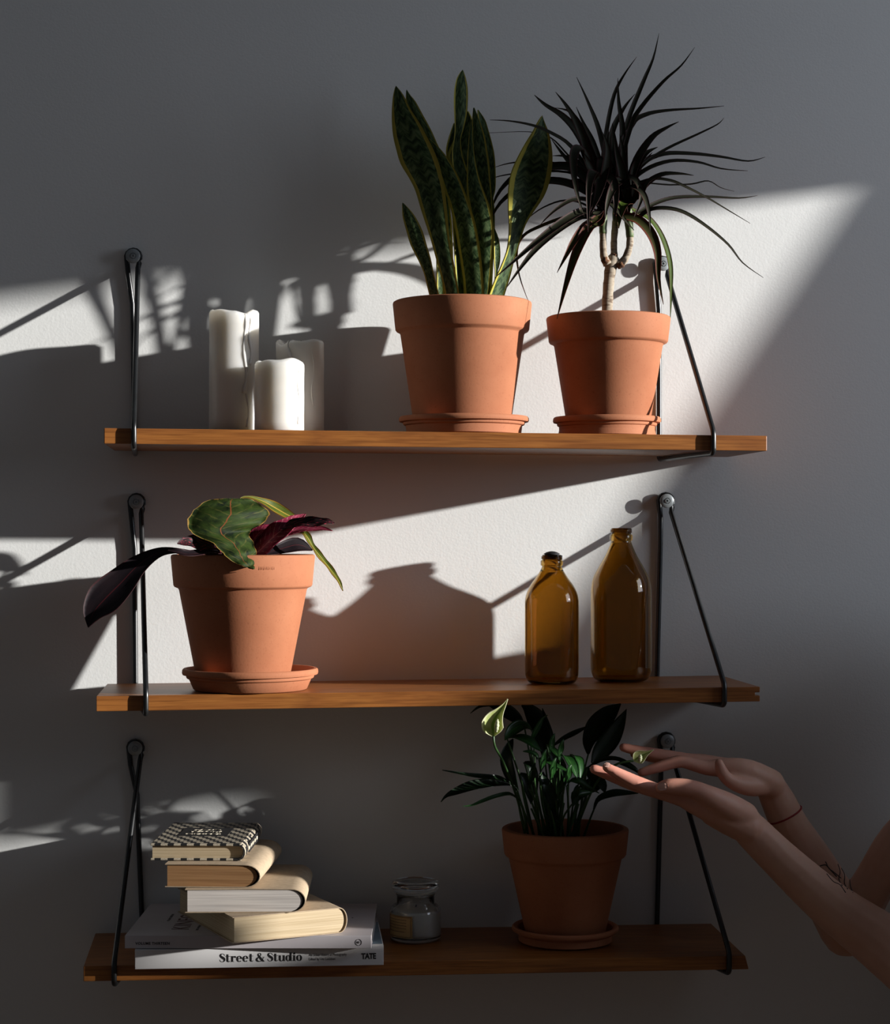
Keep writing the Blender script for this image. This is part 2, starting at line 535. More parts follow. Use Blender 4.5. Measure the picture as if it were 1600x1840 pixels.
def mat_pattern():
    m, nt, bs = new_mat('black and cream woven pattern')
    v = coords(nt, 'Object', (1, 1, 1))
    sp = N_(nt, 'ShaderNodeSeparateXYZ', {0: v})
    row = math_(nt, 'FLOOR', math_(nt, 'DIVIDE', sp.outputs[1], .0095))
    fx = math_(nt, 'FRACT', math_(nt, 'ADD', math_(nt, 'DIVIDE', sp.outputs[0], .0155), math_(nt, 'MULTIPLY', row, .37)))
    fy = math_(nt, 'FRACT', math_(nt, 'DIVIDE', sp.outputs[1], .0095))
    on = math_(nt, 'MULTIPLY', math_(nt, 'LESS_THAN', fx, .52), math_(nt, 'LESS_THAN', fy, .86))
    nz = noise(nt, v, 700, 2)
    nt.links.new(mixc(nt, on, (.012, .012, .013), ramp(nt, nz, [(.3, (.30, .25, .18)), (.6, (.50, .44, .34))])), bs.inputs['Base Color'])
    bs.inputs['Roughness'].default_value = .55
    return m


M['pattern'] = mat_pattern()

# ------------------------------------------------------------------ the setting
# back wall, floor, side wall with the window the sun comes through (right of the frame)
o = link('wall_back', from_bm(box_bm(6.2, .12, 3.2)), M['wall'], smooth=False); o.location = (.5, .06, 1.6)
tag(o, kind='structure', label='pale painted plaster wall with fine roller texture')
M['floor'] = mat_wood('oak floor', (.30, .17, .08), (.36, .21, .10), (.33, .19, .09))
o = link('floor', from_bm(box_bm(6.2, 4.2, .06)), M['floor'], smooth=False); o.location = (.5, -2.1, -.03)
tag(o, kind='structure', label='brown wooden floor below the shelves')


def wp(px, py):
    """where the sunbeam to this point of the back wall crosses the window plane: (y, z)"""
    p = P(px, py, 0); t = (WX - p.x) / LX
    return (-t, p.z + LZ * t)


top_r = wp(1528, 338); top_l = wp(0, 540)
d2 = wp(1000, 1110)
slope = (top_l[1] - top_r[1]) / (top_l[0] - top_r[0])
y_r = top_r[0]
OPEN_L = -1.42
z_tr = top_r[1]; z_tl = z_tr + slope * (OPEN_L - y_r)
SILL_A, SILL_B, STEP = 1.60, 1.432, -.870
# opening outline (y, z), right side slanted and bottom stepped to shape the sunlight
dy = (d2[0] - y_r) / (d2[1] - z_tr)
opening = [(y_r, z_tr), (y_r + dy * (SILL_A - z_tr), SILL_A), (STEP, SILL_A), (STEP - .02, SILL_B), (-1.122, SILL_B), (-1.130, 1.50), (OPEN_L, 1.50), (OPEN_L, z_tl)]


def wall_with_hole(outer, hole, x0, x1):
    bm = bmesh.new()
    for x in (x0, x1):
        ov = [bm.verts.new((x, y, z)) for y, z in outer]; hv = [bm.verts.new((x, y, z)) for y, z in hole]
        es = [bm.edges.new((a, b)) for a, b in zip(ov, ov[1:] + ov[:1])] + [bm.edges.new((a, b)) for a, b in zip(hv, hv[1:] + hv[:1])]
        bmesh.ops.triangle_fill(bm, edges=es, use_beauty=True)
        if x == x0: o0, h0 = ov, hv
    for a, b in ((o0, ov), (h0, hv)):
        for i in range(len(a)):
            j = (i + 1) % len(a); bm.faces.new((a[i], a[j], b[j], b[i]))
    return from_bm(bm)


o = link('wall_right', wall_with_hole([(0, 0), (-4.2, 0), (-4.2, 3.2), (0, 3.2)], opening, WX, WX + .02), M['wall'], smooth=False)
tag(o, kind='structure', label='side wall with the window opening right of the shelves')
bm = box_bm(.03, .985 + y_r, .095, .003, 2)  # bar added out of view to keep sun off the lower left wall
o = link('sun_blocker_1', from_bm(bm), M['wall'], smooth=False); o.location = (WX + .01, (y_r - .985) / 2, 1.6425)
tag(o, kind='structure', label='unseen bar added across the window opening to block sun')

# ------------------------------------------------------------------ shelves
YF, YB = -.200, -.012
SH = []       # (x_left, z_left, x_right, z_right, thickness)
shelf_lab = ['topmost teak shelf board carrying candles, snake plant and dracaena',
             'middle teak shelf board under the amber bottles, with a grooved right end',
             'lowest teak shelf board under the books and peace lily, in deep shade']
for i, (a, b, th) in enumerate((((187, 769), (1379, 783), .0186), ((173, 1251), (1366, 1234), .0180), ((150, 1736), (1346, 1715), .0182))):
    A, B = P(*a, YF), P(*b, YF)
    L = (B - A).length; ang = math.atan2(B.z - A.z, B.x - A.x)
    if i == 1:
        # routed groove in the right end
        t = th; prof = [(-L / 2, 0), (L / 2, 0), (L / 2, -.38 * t), (L / 2 - .006, -.38 * t), (L / 2 - .006, -.60 * t), (L / 2, -.60 * t), (L / 2, -t), (-L / 2, -t)]
        bm = bmesh.new()
        f1 = [bm.verts.new((x, YF - (YF + YB) / 2, z)) for x, z in prof]; f2 = [bm.verts.new((x, YB - (YF + YB) / 2, z)) for x, z in prof]
        bm.faces.new(f1); bm.faces.new(f2[::-1])
        for k in range(len(prof)):
            j = (k + 1) % len(prof); bm.faces.new((f1[k], f1[j], f2[j], f2[k]))
        bmesh.ops.recalc_face_normals(bm, faces=bm.faces)
        bmesh.ops.bevel(bm, geom=[e for e in bm.edges], offset=.0006, segments=1, affect='EDGES')
    else:
        bm = box_bm(L, YB - YF, th, .0009, 2)
        bmesh.ops.translate(bm, verts=bm.verts, vec=(0, 0, -th / 2))
        if i == 2:   # knocked front right corner
            for v in bm.verts:
                if v.co.x > L / 2 - .002 and v.co.y < 0 and v.co.z > -.004: v.co.x -= .004; v.co.z -= .0016
    o = link('shelf_board', from_bm(bm), M['wood'], smooth=False)
    o.location = ((A.x + B.x) / 2, (YF + YB) / 2, (A.z + B.z) / 2); o.rotation_euler = (0, -ang, 0)
    tag(o, shelf_lab[i], 'shelf', 'wall shelves')
    SH.append((A.x, A.z, B.x, B.z, th))


def sz(i, x):
    a = SH[i]; return a[1] + (a[3] - a[1]) * (x - a[0]) / (a[2] - a[0])


def round_path(pts, r=.008, n=5, closed=True):
    out = []; k = len(pts)
    for i in range(k):
        p = V(pts[i])
        a = V(pts[i - 1]); b = V(pts[(i + 1) % k])
        da, db = (a - p), (b - p)
        rr = min(r, da.length * .45, db.length * .45)
        s = p + da.normalized() * rr; e = p + db.normalized() * rr
        for t in range(n + 1):
            t /= n; out.append(s * (1 - t) ** 2 + p * 2 * t * (1 - t) + e * t * t)
    return out


brk = [  # shelf, hook px, front x, wall x, label
    (0, (239, 460), -.1235, -.1325, 'left black wire bracket of the top shelf, beside the candles'),
    (0, (1192, 474), .5744, .551, 'right black wire bracket of the top shelf, behind the dracaena pot'),
    (1, (245, 902), -.1095, -.132, 'left black wire bracket of the middle shelf, behind the drooping dark leaf'),
    (1, (1199, 900), .588, .5477, 'right black wire bracket of the middle shelf, beside the tall amber bottle'),
    (2, (243, 1345), -.1465, -.1225, 'left black wire bracket of the bottom shelf, beside the books'),
    (2, (1200, 1332), .594, .5477, 'right black wire bracket of the bottom shelf, partly behind the hands')]
RR = .0033
for i, hk, xf, xw, lab in brk:
    H = P(*hk, -.014); th = SH[i][4]
    root = empty('shelf_bracket', (H.x, 0, sz(i, xw)), lab, 'bracket', 'wire shelf brackets')
    zb_w = sz(i, xw) - th - RR - .0004; zb_f = sz(i, xf) - th - RR - .0004; zt = sz(i, xf) + .004
    yf = YF - RR - .0006; yw = -.0045
    hr = .0088
    pts = []
    # loop over the screw, from the front strand side over the top to the wall strand side
    right = 1
    for k in range(9):
        a = math.radians(-20 + k * 27.5)
        pts.append(V((H.x + hr * math.cos(a), -.0062 - .0024 * math.cos(a) * right, H.z + hr * math.sin(a))))
    body = round_path([V((xw, yw, zb_w + .03)), V((xw, yw, zb_w)), V((xf, yf, zb_f)), V((xf, yf, zt)), pts[0]], .0065, 5, False)
    # body path: wall strand down, under the board, up the front, back to the hook
    seg = []
    seg += pts
    seg += [V((H.x - hr * .72, yw - .0002, H.z - .022)), V((H.x * .6 + xw * .4 - .002, yw, H.z - .06))]
    seg += round_path([seg[-1], V((xw, yw, zb_w)), V((xf, yf, zb_f)), V((xf, yf, zt)), V((H.x + hr * .70, -.0125, H.z - .018))], .0065, 5, False)[6:-6]
    seg += [V((H.x + hr * .70, -.0118, H.z - .015)), V((H.x + hr * .90, -.0100, H.z - .008))]
    adopt(link('rod', tube(seg, RR, 10, closed=True), M['black']), root)
    wv = lathe([(0, .0), (.0090, 0), (.0093, .0006), (.0093, .0016), (.0088, .0022), (.0040, .0024), (.0038, .0016), (0, .0016)], 32)
    o = link('washer', wv, M['steel']); o.rotation_euler = (PI / 2, 0, 0); o.location = (H.x, -.0128, H.z); sharp(o, 50); adopt(o, root)
    bm = bmesh.new()
    prof = lathe([(0, 0), (.0034, 0), (.0034, .0012), (.0028, .0020), (.0016, .0021), (.0013, .0010), (0, .0010)], 6)
    o = link('screw', prof, M['steel'], smooth=False); o.rotation_euler = (PI / 2, .4, 0); o.location = (H.x, -.0142, H.z); adopt(o, root)
    bm.free()
    o = link('screw_shank', lathe([(0, 0), (.0022, 0), (.0022, .014), (0, .014)], 12), M['steel']); o.rotation_euler = (PI / 2, 0, 0); o.location = (H.x, .001, H.z); adopt(o, root)


# ------------------------------------------------------------------ terracotta pots and saucers
def saucer(i, cx, Y, rim_px, bot_px, h_px, label):
    """cx, radii in px at that depth"""
    m = MPP(cx, Y); x = P(cx, 1000, Y).x
    r, rb, h = rim_px * m, bot_px * m, h_px * m
    prof = [(0, 0), (rb - .002, 0), (rb, .0012), (r - .0085, h * .50), (r - .0058, h * .55), (r - .0050, h * .62), (r - .0052, h * .68), (r - .0008, h * .72), (r, h * .80), (r - .0003, h * .93), (r - .0018, h), (r - .005, h),
            (r - .0075, h * .9), (rb - .0015, .0062), (rb - .0045, .005), (0, .005)]
    o = link('plant_saucer', lathe(prof, 72), M['terra']); sharp(o, 40)
    o.location = (x, Y, sz(i, x) + .0006); o.rotation_euler = (0, 0, random.random() * 6)
    tag(o, label, 'saucer', 'terracotta saucers')
    return sz(i, x) + .0060


def pot(root, i, cx, Y, top_y, rim_px, rim_h, body_px, bot_px, z0):
    m = MPP(cx, Y); c = P(cx, top_y, Y)
    R, rh, rb1, rb0 = rim_px * m, rim_h * m, body_px * m, bot_px * m
    H = c.z - z0
    t = .0065
    prof = [(0, 0), (rb0 - .002, 0), (rb0, .0025), (rb1 - .0012, H - rh - .004), (rb1, H - rh - .0018), (R - .0045, H - rh), (R - .0032, H - rh + .002), (R, H - .003), (R - .0006, H - .0010), (R - .0024, H),
            (R - t, H), (R - t - .002, H - .003), (rb1 - t, H - rh - .002), (rb0 - t + .003, .012), (rb0 - t, .008), (0, .008)]
    o = link('pot', lathe(prof, 80), M['terra'], root); sharp(o, 38)
    o.location = V((c.x, Y, z0)) - root.location; o.rotation_euler = (0, 0, random.random() * 6)
    sr = rb1 - t + .0006
    sd = H - rh * .62
    pr = [(0, sd + .003), (sr * .3, sd + .004), (sr * .6, sd + .001), (sr * .9, sd), (sr, sd - .001), (sr * .98, sd - .008), (0, sd - .01)]
    bmn = lathe(pr, 36)
    for v in bmn.vertices: v.co.z += random.uniform(-.0012, .0012)
    s = link('soil', bmn, M['soil'], root); s.location = V((c.x, Y, z0)) - root.location
    return c.x, sd + z0


def part(root, name, me, mat, smooth=True):
    return adopt(link(name, me, mat, smooth=smooth), root)


# ---- snake plant
Y1 = -.118
z0 = saucer(0, 834, Y1, 117, 103, 33, 'terracotta saucer under the snake plant pot on the top shelf')
x1 = P(831, 600, Y1).x
snake = empty('potted_snake_plant', (x1, Y1, z0), 'snake plant with yellow edged banded leaves in a terracotta pot', 'potted plant')
pot(snake, 0, 831, Y1, 543, 125, 53, 113, 86, z0)


def S6(rows): return [(680 + .2446 * a, 680 + .2446 * b, 110 + .2446 * y) for a, b, y in rows]


SN = [
    # rows, base Y, tip Y, turn, bulge
    ([(130, 130, 180), (112, 185, 250), (103, 235, 350), (103, 300, 450), (112, 355, 550), (135, 405, 650), (165, 445, 750), (225, 470, 850), (275, 490, 950), (320, 505, 1100), (385, 525, 1300), (440, 560, 1500), (480, 585, 1650), (500, 610, 1790)], -.135, -.150, -.009, -.25),
    ([(208, 208, 208), (205, 235, 250), (207, 275, 300), (235, 330, 400), (300, 385, 500), (360, 430, 600), (400, 470, 700), (430, 500, 900), (450, 540, 1200), (480, 560, 1790)], -.115, -.095, -.006, -.2),
    ([(365, 370, 565), (390, 460, 650), (425, 535, 750), (460, 590, 850), (490, 632, 950), (525, 668, 1050), (560, 715, 1200), (595, 750, 1400), (625, 770, 1600), (640, 782, 1790)], -.128, -.130, -.008, -.28),
    ([(620, 620, 62), (580, 640, 120), (560, 655, 200), (555, 656, 300), (558, 648, 400), (562, 625, 500), (555, 605, 580), (540, 620, 700), (560, 680, 900), (590, 700, 1200), (640, 730, 1790)], -.10, -.090, .004, -.2),
    ([(655, 662, 368), (625, 690, 430), (590, 692, 500), (545, 685, 600), (510, 675, 690), (530, 680, 800), (560, 690, 1000), (600, 700, 1300), (640, 720, 1790)], -.092, -.075, -.006, .3),
    ([(555, 560, 455), (525, 575, 540), (500, 575, 640), (505, 580, 720), (530, 600, 900), (580, 640, 1790)], -.088, -.070, .002, .2),
    ([(700, 706, 343), (692, 742, 430), (688, 782, 550), (692, 800, 650), (705, 815, 750), (725, 822, 850), (755, 830, 950), (780, 838, 1100), (780, 845, 1300), (760, 820, 1790)], -.108, -.105, -.006, -.25),
    ([(730, 737, 358), (735, 785, 430), (748, 808, 500), (765, 836, 600), (790, 856, 700), (805, 864, 850), (815, 860, 950), (815, 846, 1010), (818, 856, 1100), (815, 855, 1300), (770, 830, 1790)], -.092, -.085, .004, .2),
    ([(683, 688, 430), (668, 695, 560), (660, 705, 680), (655, 722, 780), (652, 748, 880), (654, 785, 980), (668, 822, 1080), (690, 845, 1220), (715, 838, 1400), (740, 820, 1600), (755, 795, 1790)], -.122, -.118, -.006, -.3),
    ([(846, 850, 1215), (849, 885, 1300), (850, 898, 1400), (852, 893, 1490), (858, 875, 1570), (845, 868, 1790)], -.10, -.095, .003, .2),
    ([(1205, 1205, 398), (1165, 1228, 460), (1135, 1252, 520), (1085, 1270, 600), (1030, 1281, 700), (985, 1275, 800), (962, 1255, 900), (955, 1215, 1000), (957, 1140, 1110), (962, 1085, 1200), (958, 1050, 1300), (942, 1020, 1400), (905, 990, 1500), (860, 965, 1600), (785, 905, 1790)], -.112, -.125, .012, .35),
    ([(178, 178, 1038), (178, 225, 1085), (183, 275, 1150), (210, 325, 1250), (240, 355, 1350), (290, 385, 1450), (335, 405, 1550), (360, 430, 1650), (395, 465, 1790)], -.125, -.135, -.005, -.3),
    ([(455, 460, 900), (435, 495, 1100), (428, 505, 1300), (428, 505, 1500), (430, 495, 1790)], -.10, -.10, .003, .2),
]
for rows, ya, yb, dY, bl in SN:
    part(snake, 'leaf', outline_leaf(S6(rows), ya, yb, dY, bl), M['snake'])

# ---- dracaena
Y2 = -.118
z0 = saucer(0, 1091, Y2, 97, 88, 35, 'terracotta saucer under the dracaena pot at the right of the top shelf')
x2 = P(1093, 600, Y2).x
drac = empty('potted_dracaena', (x2, Y2, z0), 'dracaena with thin dark arching leaves on a forked trunk in a terracotta pot', 'potted plant')
pot(drac, 0, 1093.5, Y2, 570, 111.5, 47, 99, 73, z0)


def D8(x, y): return (880 + .325 * x, 40 + .325 * y)


def dp(x, y, Y): return P(*D8(x, y), Y)


def stem(pts, Y, n=4):
    q = cr([(x, y, r) for x, y, r in pts], n)
    w_ = [dp(x, y, Y) for x, y, r in q]
    rad = [r * .325 * MPP(1090, Y) * (1 + .05 * math.sin(k * 2.1)) for k, (x, y, r) in enumerate(q)]
    return tube(w_, rad, 12)


trunk = part(drac, 'trunk', stem([(650, 1760, 32), (650, 1620, 31), (655, 1500, 30), (664, 1400, 31), (676, 1335, 36), (690, 1295, 30)], Y2), M['bark'])
for pts, Yb in (([(655, 1340, 26), (632, 1290, 21), (628, 1200, 19), (630, 1120, 20)], Y2 - .004), ([(690, 1300, 20), (688, 1220, 18), (694, 1140, 19), (700, 1080, 19)], Y2 + .006),
                ([(705, 1345, 24), (745, 1315, 22), (772, 1250, 19), (777, 1180, 20), (770, 1110, 20)], Y2 - .002)):
    part(drac, 'branch', stem(pts, Yb), M['bark'])
for (x, y, r), Yb in (((640, 1320, 30), Y2 - .006), ((688, 1292, 22), Y2), ((725, 1345, 26), Y2 - .006)):
    bm = bmesh.new(); bmesh.ops.create_icosphere(bm, subdivisions=2, radius=r * .325 * MPP(1090, Yb))
    for v in bm.verts: v.co *= random.uniform(.55, 1.15); v.co.z *= .8
    o = link('bark_scar', from_bm(bm), M['bark_brown']); o.location = dp(x, y, Yb); adopt(o, drac)
for pts, Yb in (([(628, 1170, 20), (628, 1100, 23), (632, 1000, 21)], Y2 - .004), ([(700, 1130, 20), (702, 1060, 22), (700, 980, 20)], Y2 + .006), ([(777, 1190, 20), (770, 1100, 24), (762, 1000, 22)], Y2 - .002)):
    part(drac, 'stem_tip', stem(pts, Yb), M['bark_green'])

DL = [  # crown (0..2), tip depth offset, width, mat, points
    (1, .02, 22, 0, [(715, 800), (760, 560), (850, 330), (905, 200), (938, 60)]),
    (2, -.02, 22, 0, [(720, 850), (780, 580), (840, 470), (960, 330), (1060, 240), (1135, 138)]),
    (0, .01, 20, 0, [(620, 820), (650, 580), (690, 400), (745, 290), (815, 190)]),
    (1, -.01, 28, 0, [(725, 800), (735, 600), (714, 440), (710, 308)]),
    (0, .03, 28, 0, [(640, 780), (680, 600), (740, 480), (805, 395)]),
    (1, .02, 28, 0, [(650, 800), (605, 600), (545, 445), (482, 303)]),
    (0, .04, 28, 0, [(580, 780), (520, 610), (450, 500), (362, 473)]),
    (0, -.03, 34, 0, [(560, 780), (490, 580), (430, 470), (365, 385)]),
    (0, -.02, 46, 0, [(580, 800), (490, 620), (400, 520), (310, 460), (248, 402)]),
    (1, .0, 26, 0, [(620, 800), (570, 660), (520, 560), (480, 468)]),
    (1, .03, 28, 0, [(725, 780), (780, 575), (860, 515), (980, 490), (1150, 478), (1297, 463)]),
    (2, -.03, 42, 0, [(770, 920), (820, 760), (900, 640), (980, 585), (1047, 550)]),
    (2, .04, 15, 0, [(770, 890), (860, 780), (980, 700), (1150, 620), (1260, 565), (1297, 528)]),
    (2, .05, 24, 0, [(760, 900), (840, 785), (960, 730), (1120, 728), (1280, 745), (1430, 768), (1525, 745)]),
    (2, -.02, 26, 0, [(770, 910), (860, 820), (1000, 770), (1150, 775), (1280, 810), (1428, 822)]),
    (2, -.05, 34, 0, [(780, 1010), (860, 905), (950, 845), (1050, 838), (1130, 847)]),
    (2, -.04, 24, 0, [(790, 920), (900, 870), (1000, 878), (1080, 910), (1200, 970), (1320, 1040), (1442, 1112)]),
    (2, .05, 10, 0, [(800, 900), (1000, 900), (1120, 895), (1210, 878), (1280, 915), (1355, 935)]),
    (2, .04, 20, 0, [(800, 1060), (920, 1000), (1030, 970), (1200, 965), (1380, 972), (1482, 958)]),
    (2, -.05, 24, 0, [(790, 1100), (880, 1040), (980, 1030), (1080, 1055), (1200, 1130), (1320, 1230), (1400, 1330), (1515, 1412)]),
    (2, -.06, 40, 0, [(750, 930), (800, 915), (850, 955), (880, 1050), (890, 1165)]),
    (2, -.05, 40, 2, [(710, 1060), (820, 1095), (895, 1175), (930, 1280), (935, 1420), (962, 1560)]),
    (2, .04, 36, 1, [(790, 1040), (880, 1090), (950, 1190), (995, 1330), (1003, 1480), (1000, 1640)]),
    (0, -.05, 44, 2, [(610, 1110), (550, 1140), (480, 1280), (425, 1450), (373, 1640)]),
    (0, -.04, 34, 2, [(600, 1080), (530, 1130), (470, 1210), (425, 1290), (373, 1385)]),
    (0, -.06, 46, 0, [(590, 1060), (510, 1050), (400, 1110), (280, 1200), (150, 1310), (30, 1412)]),
    (0, -.04, 40, 0, [(590, 1080), (500, 1075), (380, 1145), (260, 1250), (170, 1360), (85, 1480)]),
    (0, .03, 15, 2, [(580, 1060), (420, 1080), (280, 1130), (190, 1180), (152, 1260), (165, 1400), (222, 1562)]),
    (0, .05, 14, 0, [(590, 1040), (490, 995), (390, 990), (270, 1040), (170, 1125)]),
    (0, -.03, 26, 0, [(580, 880), (450, 690), (330, 610), (230, 570), (110, 547), (2, 540)]),
    (0, .06, 8, 0, [(580, 880), (440, 740), (340, 640), (220, 606), (-10, 612)]),
    (0, .05, 30, 0, [(590, 900), (520, 800), (430, 745), (350, 738)]),
    (0, .04, 40, 0, [(590, 940), (500, 850), (410, 740), (345, 650)]),
    (0, .05, 46, 0, [(590, 920), (470, 815), (350, 800), (180, 830), (60, 930), (0, 1060)]),
    (0, .03, 46, 0, [(590, 980), (480, 910), (350, 880), (200, 900), (60, 1000), (-10, 1130)]),
    (0, .06, 14, 0, [(590, 900), (440, 800), (250, 770), (110, 780), (20, 805)]),
    (0, .06, 12, 0, [(590, 900), (430, 830), (220, 830), (60, 850), (-20, 880)]),
    (0, -.06, 50, 0, [(590, 880), (520, 720), (480, 705), (463, 780), (480, 930), (525, 1075)]),
    (0, -.06, 52, 0, [(600, 900), (575, 830), (550, 920), (545, 1160)]),
    (1, -.05, 60, 0, [(640, 760), (625, 850), (600, 960), (560, 1060)]),
    (1, -.05, 52, 0, [(690, 980), (740, 880), (800, 870), (840, 960), (800, 1080)]),
    (1, .05, 50, 0, [(660, 820), (640, 700), (600, 600)]),
    (1, .0, 60, 0, [(680, 850), (690, 720), (680, 560)]),
    (0, .0, 60, 0, [(600, 900), (560, 760), (520, 640), (470, 560)]),
    (2, .0, 60, 0, [(740, 950), (730, 800), (750, 640), (820, 540)]),
    (0, -.03, 60, 0, [(610, 950), (570, 850), (530, 760), (500, 700)]),
    (2, -.03, 50, 0, [(760, 980), (740, 850), (710, 740), (690, 640)]),
    (1, -.02, 60, 0, [(690, 950), (660, 820), (640, 720), (660, 580)]),
    (0, .02, 56, 0, [(620, 960), (600, 800), (590, 680)]),
    (2, .03, 40, 0, [(770, 990), (800, 860), (840, 790), (900, 720)]),
    (1, .04, 50, 0, [(700, 930), (640, 840), (560, 700), (510, 600)]),
    (2, -.04, 34, 0, [(770, 1000), (830, 960), (880, 880), (960, 850)]),
    (0, -.04, 50, 0, [(640, 960), (650, 860), (690, 900), (700, 1000), (690, 1100)]),
    (1, -.04, 46, 0, [(690, 980), (660, 900), (600, 930), (560, 1010), (540, 1090)]),
    (2, -.045, 46, 0, [(750, 960), (720, 880), (680, 920), (650, 1010), (640, 1090)]),
    (2, -.04, 44, 1, [(765, 1010), (740, 1010), (720, 1070), (715, 1140)]),
    (0, -.04, 40, 0, [(630, 1000), (660, 1000), (700, 1040), (760, 1110), (800, 1150)]),
    (1, -.03, 50, 0, [(700, 950), (730, 840), (740, 740), (720, 620)]),
    (0, -.03, 54, 0, [(620, 940), (640, 820), (650, 700), (620, 600)]),
    (2, -.02, 46, 0, [(780, 960), (800, 820), (860, 730), (930, 690)]),
    (0, .03, 46, 0, [(600, 960), (540, 900), (470, 880), (400, 900)]),
    (0, -.04, 30, 0, [(600, 1010), (520, 980), (440, 990), (350, 1050), (280, 1120)]),
]
crown = [(630, 1040, Y2 - .004), (700, 1020, Y2 + .006), (764, 1040, Y2 - .002)]
dmat = [M['dracaena'], M['dracaena_lit'], M['dracaena_red']]
for ci, dyt, wd, mi, pts in DL:
    cx, cy, cY = crown[ci]
    pts = [(cx + random.uniform(-10, 10), cy + random.uniform(-60, 30))] + pts
    n = len(pts); q = []
    for k, (x, y) in enumerate(pts):
        t = k / (n - 1)
        prof = min(1, .55 + 1.6 * t) * (1 if t < .45 else max(0.04, 1 - ((t - .45) / .55) ** 1.3))
        Yk = min(cY + dyt * t + .010 * math.sin(t * PI) * (1 if dyt > 0 else -1), -.012)
        a, b = D8(x, y); q.append((a, b, Yk, wd * .325 * prof * (1.5 if mi else 1.22)))
    fx = (pts[-1][0] - cx) / 900
    me = px_ribbon(q, face=(fx * .3 + random.uniform(-.3, .3), -.8, .6 + random.uniform(-.2, .2)), fold=.16, thick=.0005, n=4)
    part(drac, 'leaf', me, dmat[mi])

# ---- croton
Y3 = -.136
z0 = saucer(1, 450, Y3, 122, 102, 38, 'terracotta saucer under the croton pot on the middle shelf')
x3 = P(437, 1000, Y3).x
croton = empty('potted_croton', (x3, Y3, z0), 'croton with green, crimson and black drooping leaves in a terracotta pot', 'potted plant')
sx3, soil3 = pot(croton, 1, 437, Y3, 996, 129, 58, 116, 82, z0)
C5 = lambda x, y: (140 + .3125 * x, 870 + .3125 * y)
C3 = lambda x, y: (120 + .3625 * x, 850 + .3625 * y)


def croton_leaf(conv, k, pts, mat, name='leaf', **kw):
    part(croton, name, px_ribbon([(*conv(x, y), Y, wd * k) for x, y, Y, wd in pts], **kw), mat)


# short woody stem in the middle of the pot
st = [P(440, 1035, Y3), P(438, 1000, Y3), P(446, 965, Y3 - .004), P(450, 935, Y3 - .006), P(446, 912, Y3 - .010)]
part(croton, 'stem', tube(cr([tuple(p) for p in st], 3), .0042, 10), M['bark_brown'])
# broad green leaf hanging over the front of the rim
rows = [(850, 960, 84), (760, 1005, 92), (700, 1050, 120), (660, 1104, 160), (628, 1075, 215), (640, 1000, 262), (690, 990, 300), (775, 1012, 340), (825, 1026, 390), (860, 1022, 425), (910, 1016, 455), (960, 1014, 475), (1008, 1016, 488)]
q = [(140 + .3125 * a, 140 + .3125 * b, 870 + .3125 * y) for a, b, y in rows]
part(croton, 'leaf', outline_leaf(q, Y3 - .096, Y3 - .045, .012, -.35, .0012, 4, 15, 2.6, .0022), M['croton_green'])
croton_leaf(C3, .3625, [(780, 400, Y3, 18), (640, 395, Y3 - .02, 20), (520, 385, Y3 - .05, 36), (440, 402, Y3 - .06, 60), (350, 462, Y3 - .065, 110), (270, 545, Y3 - .07, 165), (190, 625, Y3 - .075, 190), (135, 690, Y3 - .078, 120), (106, 766, Y3 - .08, 3)],
            M['croton_dark'], face=(-.25, -.9, .35), fold=.10, thick=.001, cols=7)
croton_leaf(C5, .3125, [(860, 395, Y3 - .02, 40), (780, 362, Y3 - .05, 90), (690, 345, Y3 - .075, 100), (620, 334, Y3 - .085, 64), (572, 342, Y3 - .09, 4)], M['croton_speck'], face=(-.1, -.85, .5), fold=.15, wave=.12, thick=.001, cols=7)
croton_leaf(C5, .3125, [(840, 400, Y3 - .03, 30), (740, 395, Y3 - .07, 62), (640, 405, Y3 - .10, 70), (570, 390, Y3 - .105, 50), (520, 380, Y3 - .10, 6)], M['croton_dark'], face=(.1, -.5, .85), fold=.14, thick=.001, cols=7)
croton_leaf(C5, .3125, [(1000, 420, Y3 - .01, 50), (1060, 370, Y3 - .03, 110), (1130, 300, Y3 - .05, 130), (1200, 245, Y3 - .055, 100), (1260, 205, Y3 - .05, 60), (1310, 172, Y3 - .045, 5)], M['croton_red'], face=(-.3, -.85, .3), fold=.2, wave=.06, thick=.001, cols=7)
croton_leaf(C5, .3125, [(960, 395, Y3, 40), (1010, 320, Y3 - .02, 100), (1060, 265, Y3 - .03, 70), (1120, 235, Y3 - .03, 6)], M['croton_red'], face=(.1, -.85, .3), fold=.2, thick=.001, cols=7)
croton_leaf(C5, .3125, [(1130, 330, Y3 - .02, 20), (1180, 262, Y3 - .05, 50), (1260, 228, Y3 - .07, 75), (1350, 225, Y3 - .08, 72), (1430, 218, Y3 - .085, 45), (1476, 224, Y3 - .085, 4)], M['croton_speck'], face=(0, -.75, .65), fold=.2, wave=.1, thick=.001, cols=7)
croton_leaf(C5, .3125, [(1120, 345, Y3, 14), (1180, 290, Y3 + .01, 40), (1290, 258, Y3 + .01, 50), (1400, 255, Y3 + .005, 30), (1465, 268, Y3, 3)], M['croton_red'], face=(0, -.8, .55), fold=.2, wave=.1, thick=.001, cols=7)
croton_leaf(C5, .3125, [(900, 200, Y3, 8), (930, 90, Y3 + .005, 8), (985, 74, Y3 + .01, 14), (1060, 98, Y3 + .015, 40), (1130, 135, Y3 + .02, 74), (1200, 175, Y3 + .02, 66), (1255, 200, Y3 + .02, 30), (1290, 230, Y3 + .02, 4)], M['croton_yellow'], face=(.35, -.8, .5), fold=.15, thick=.001, cols=7)
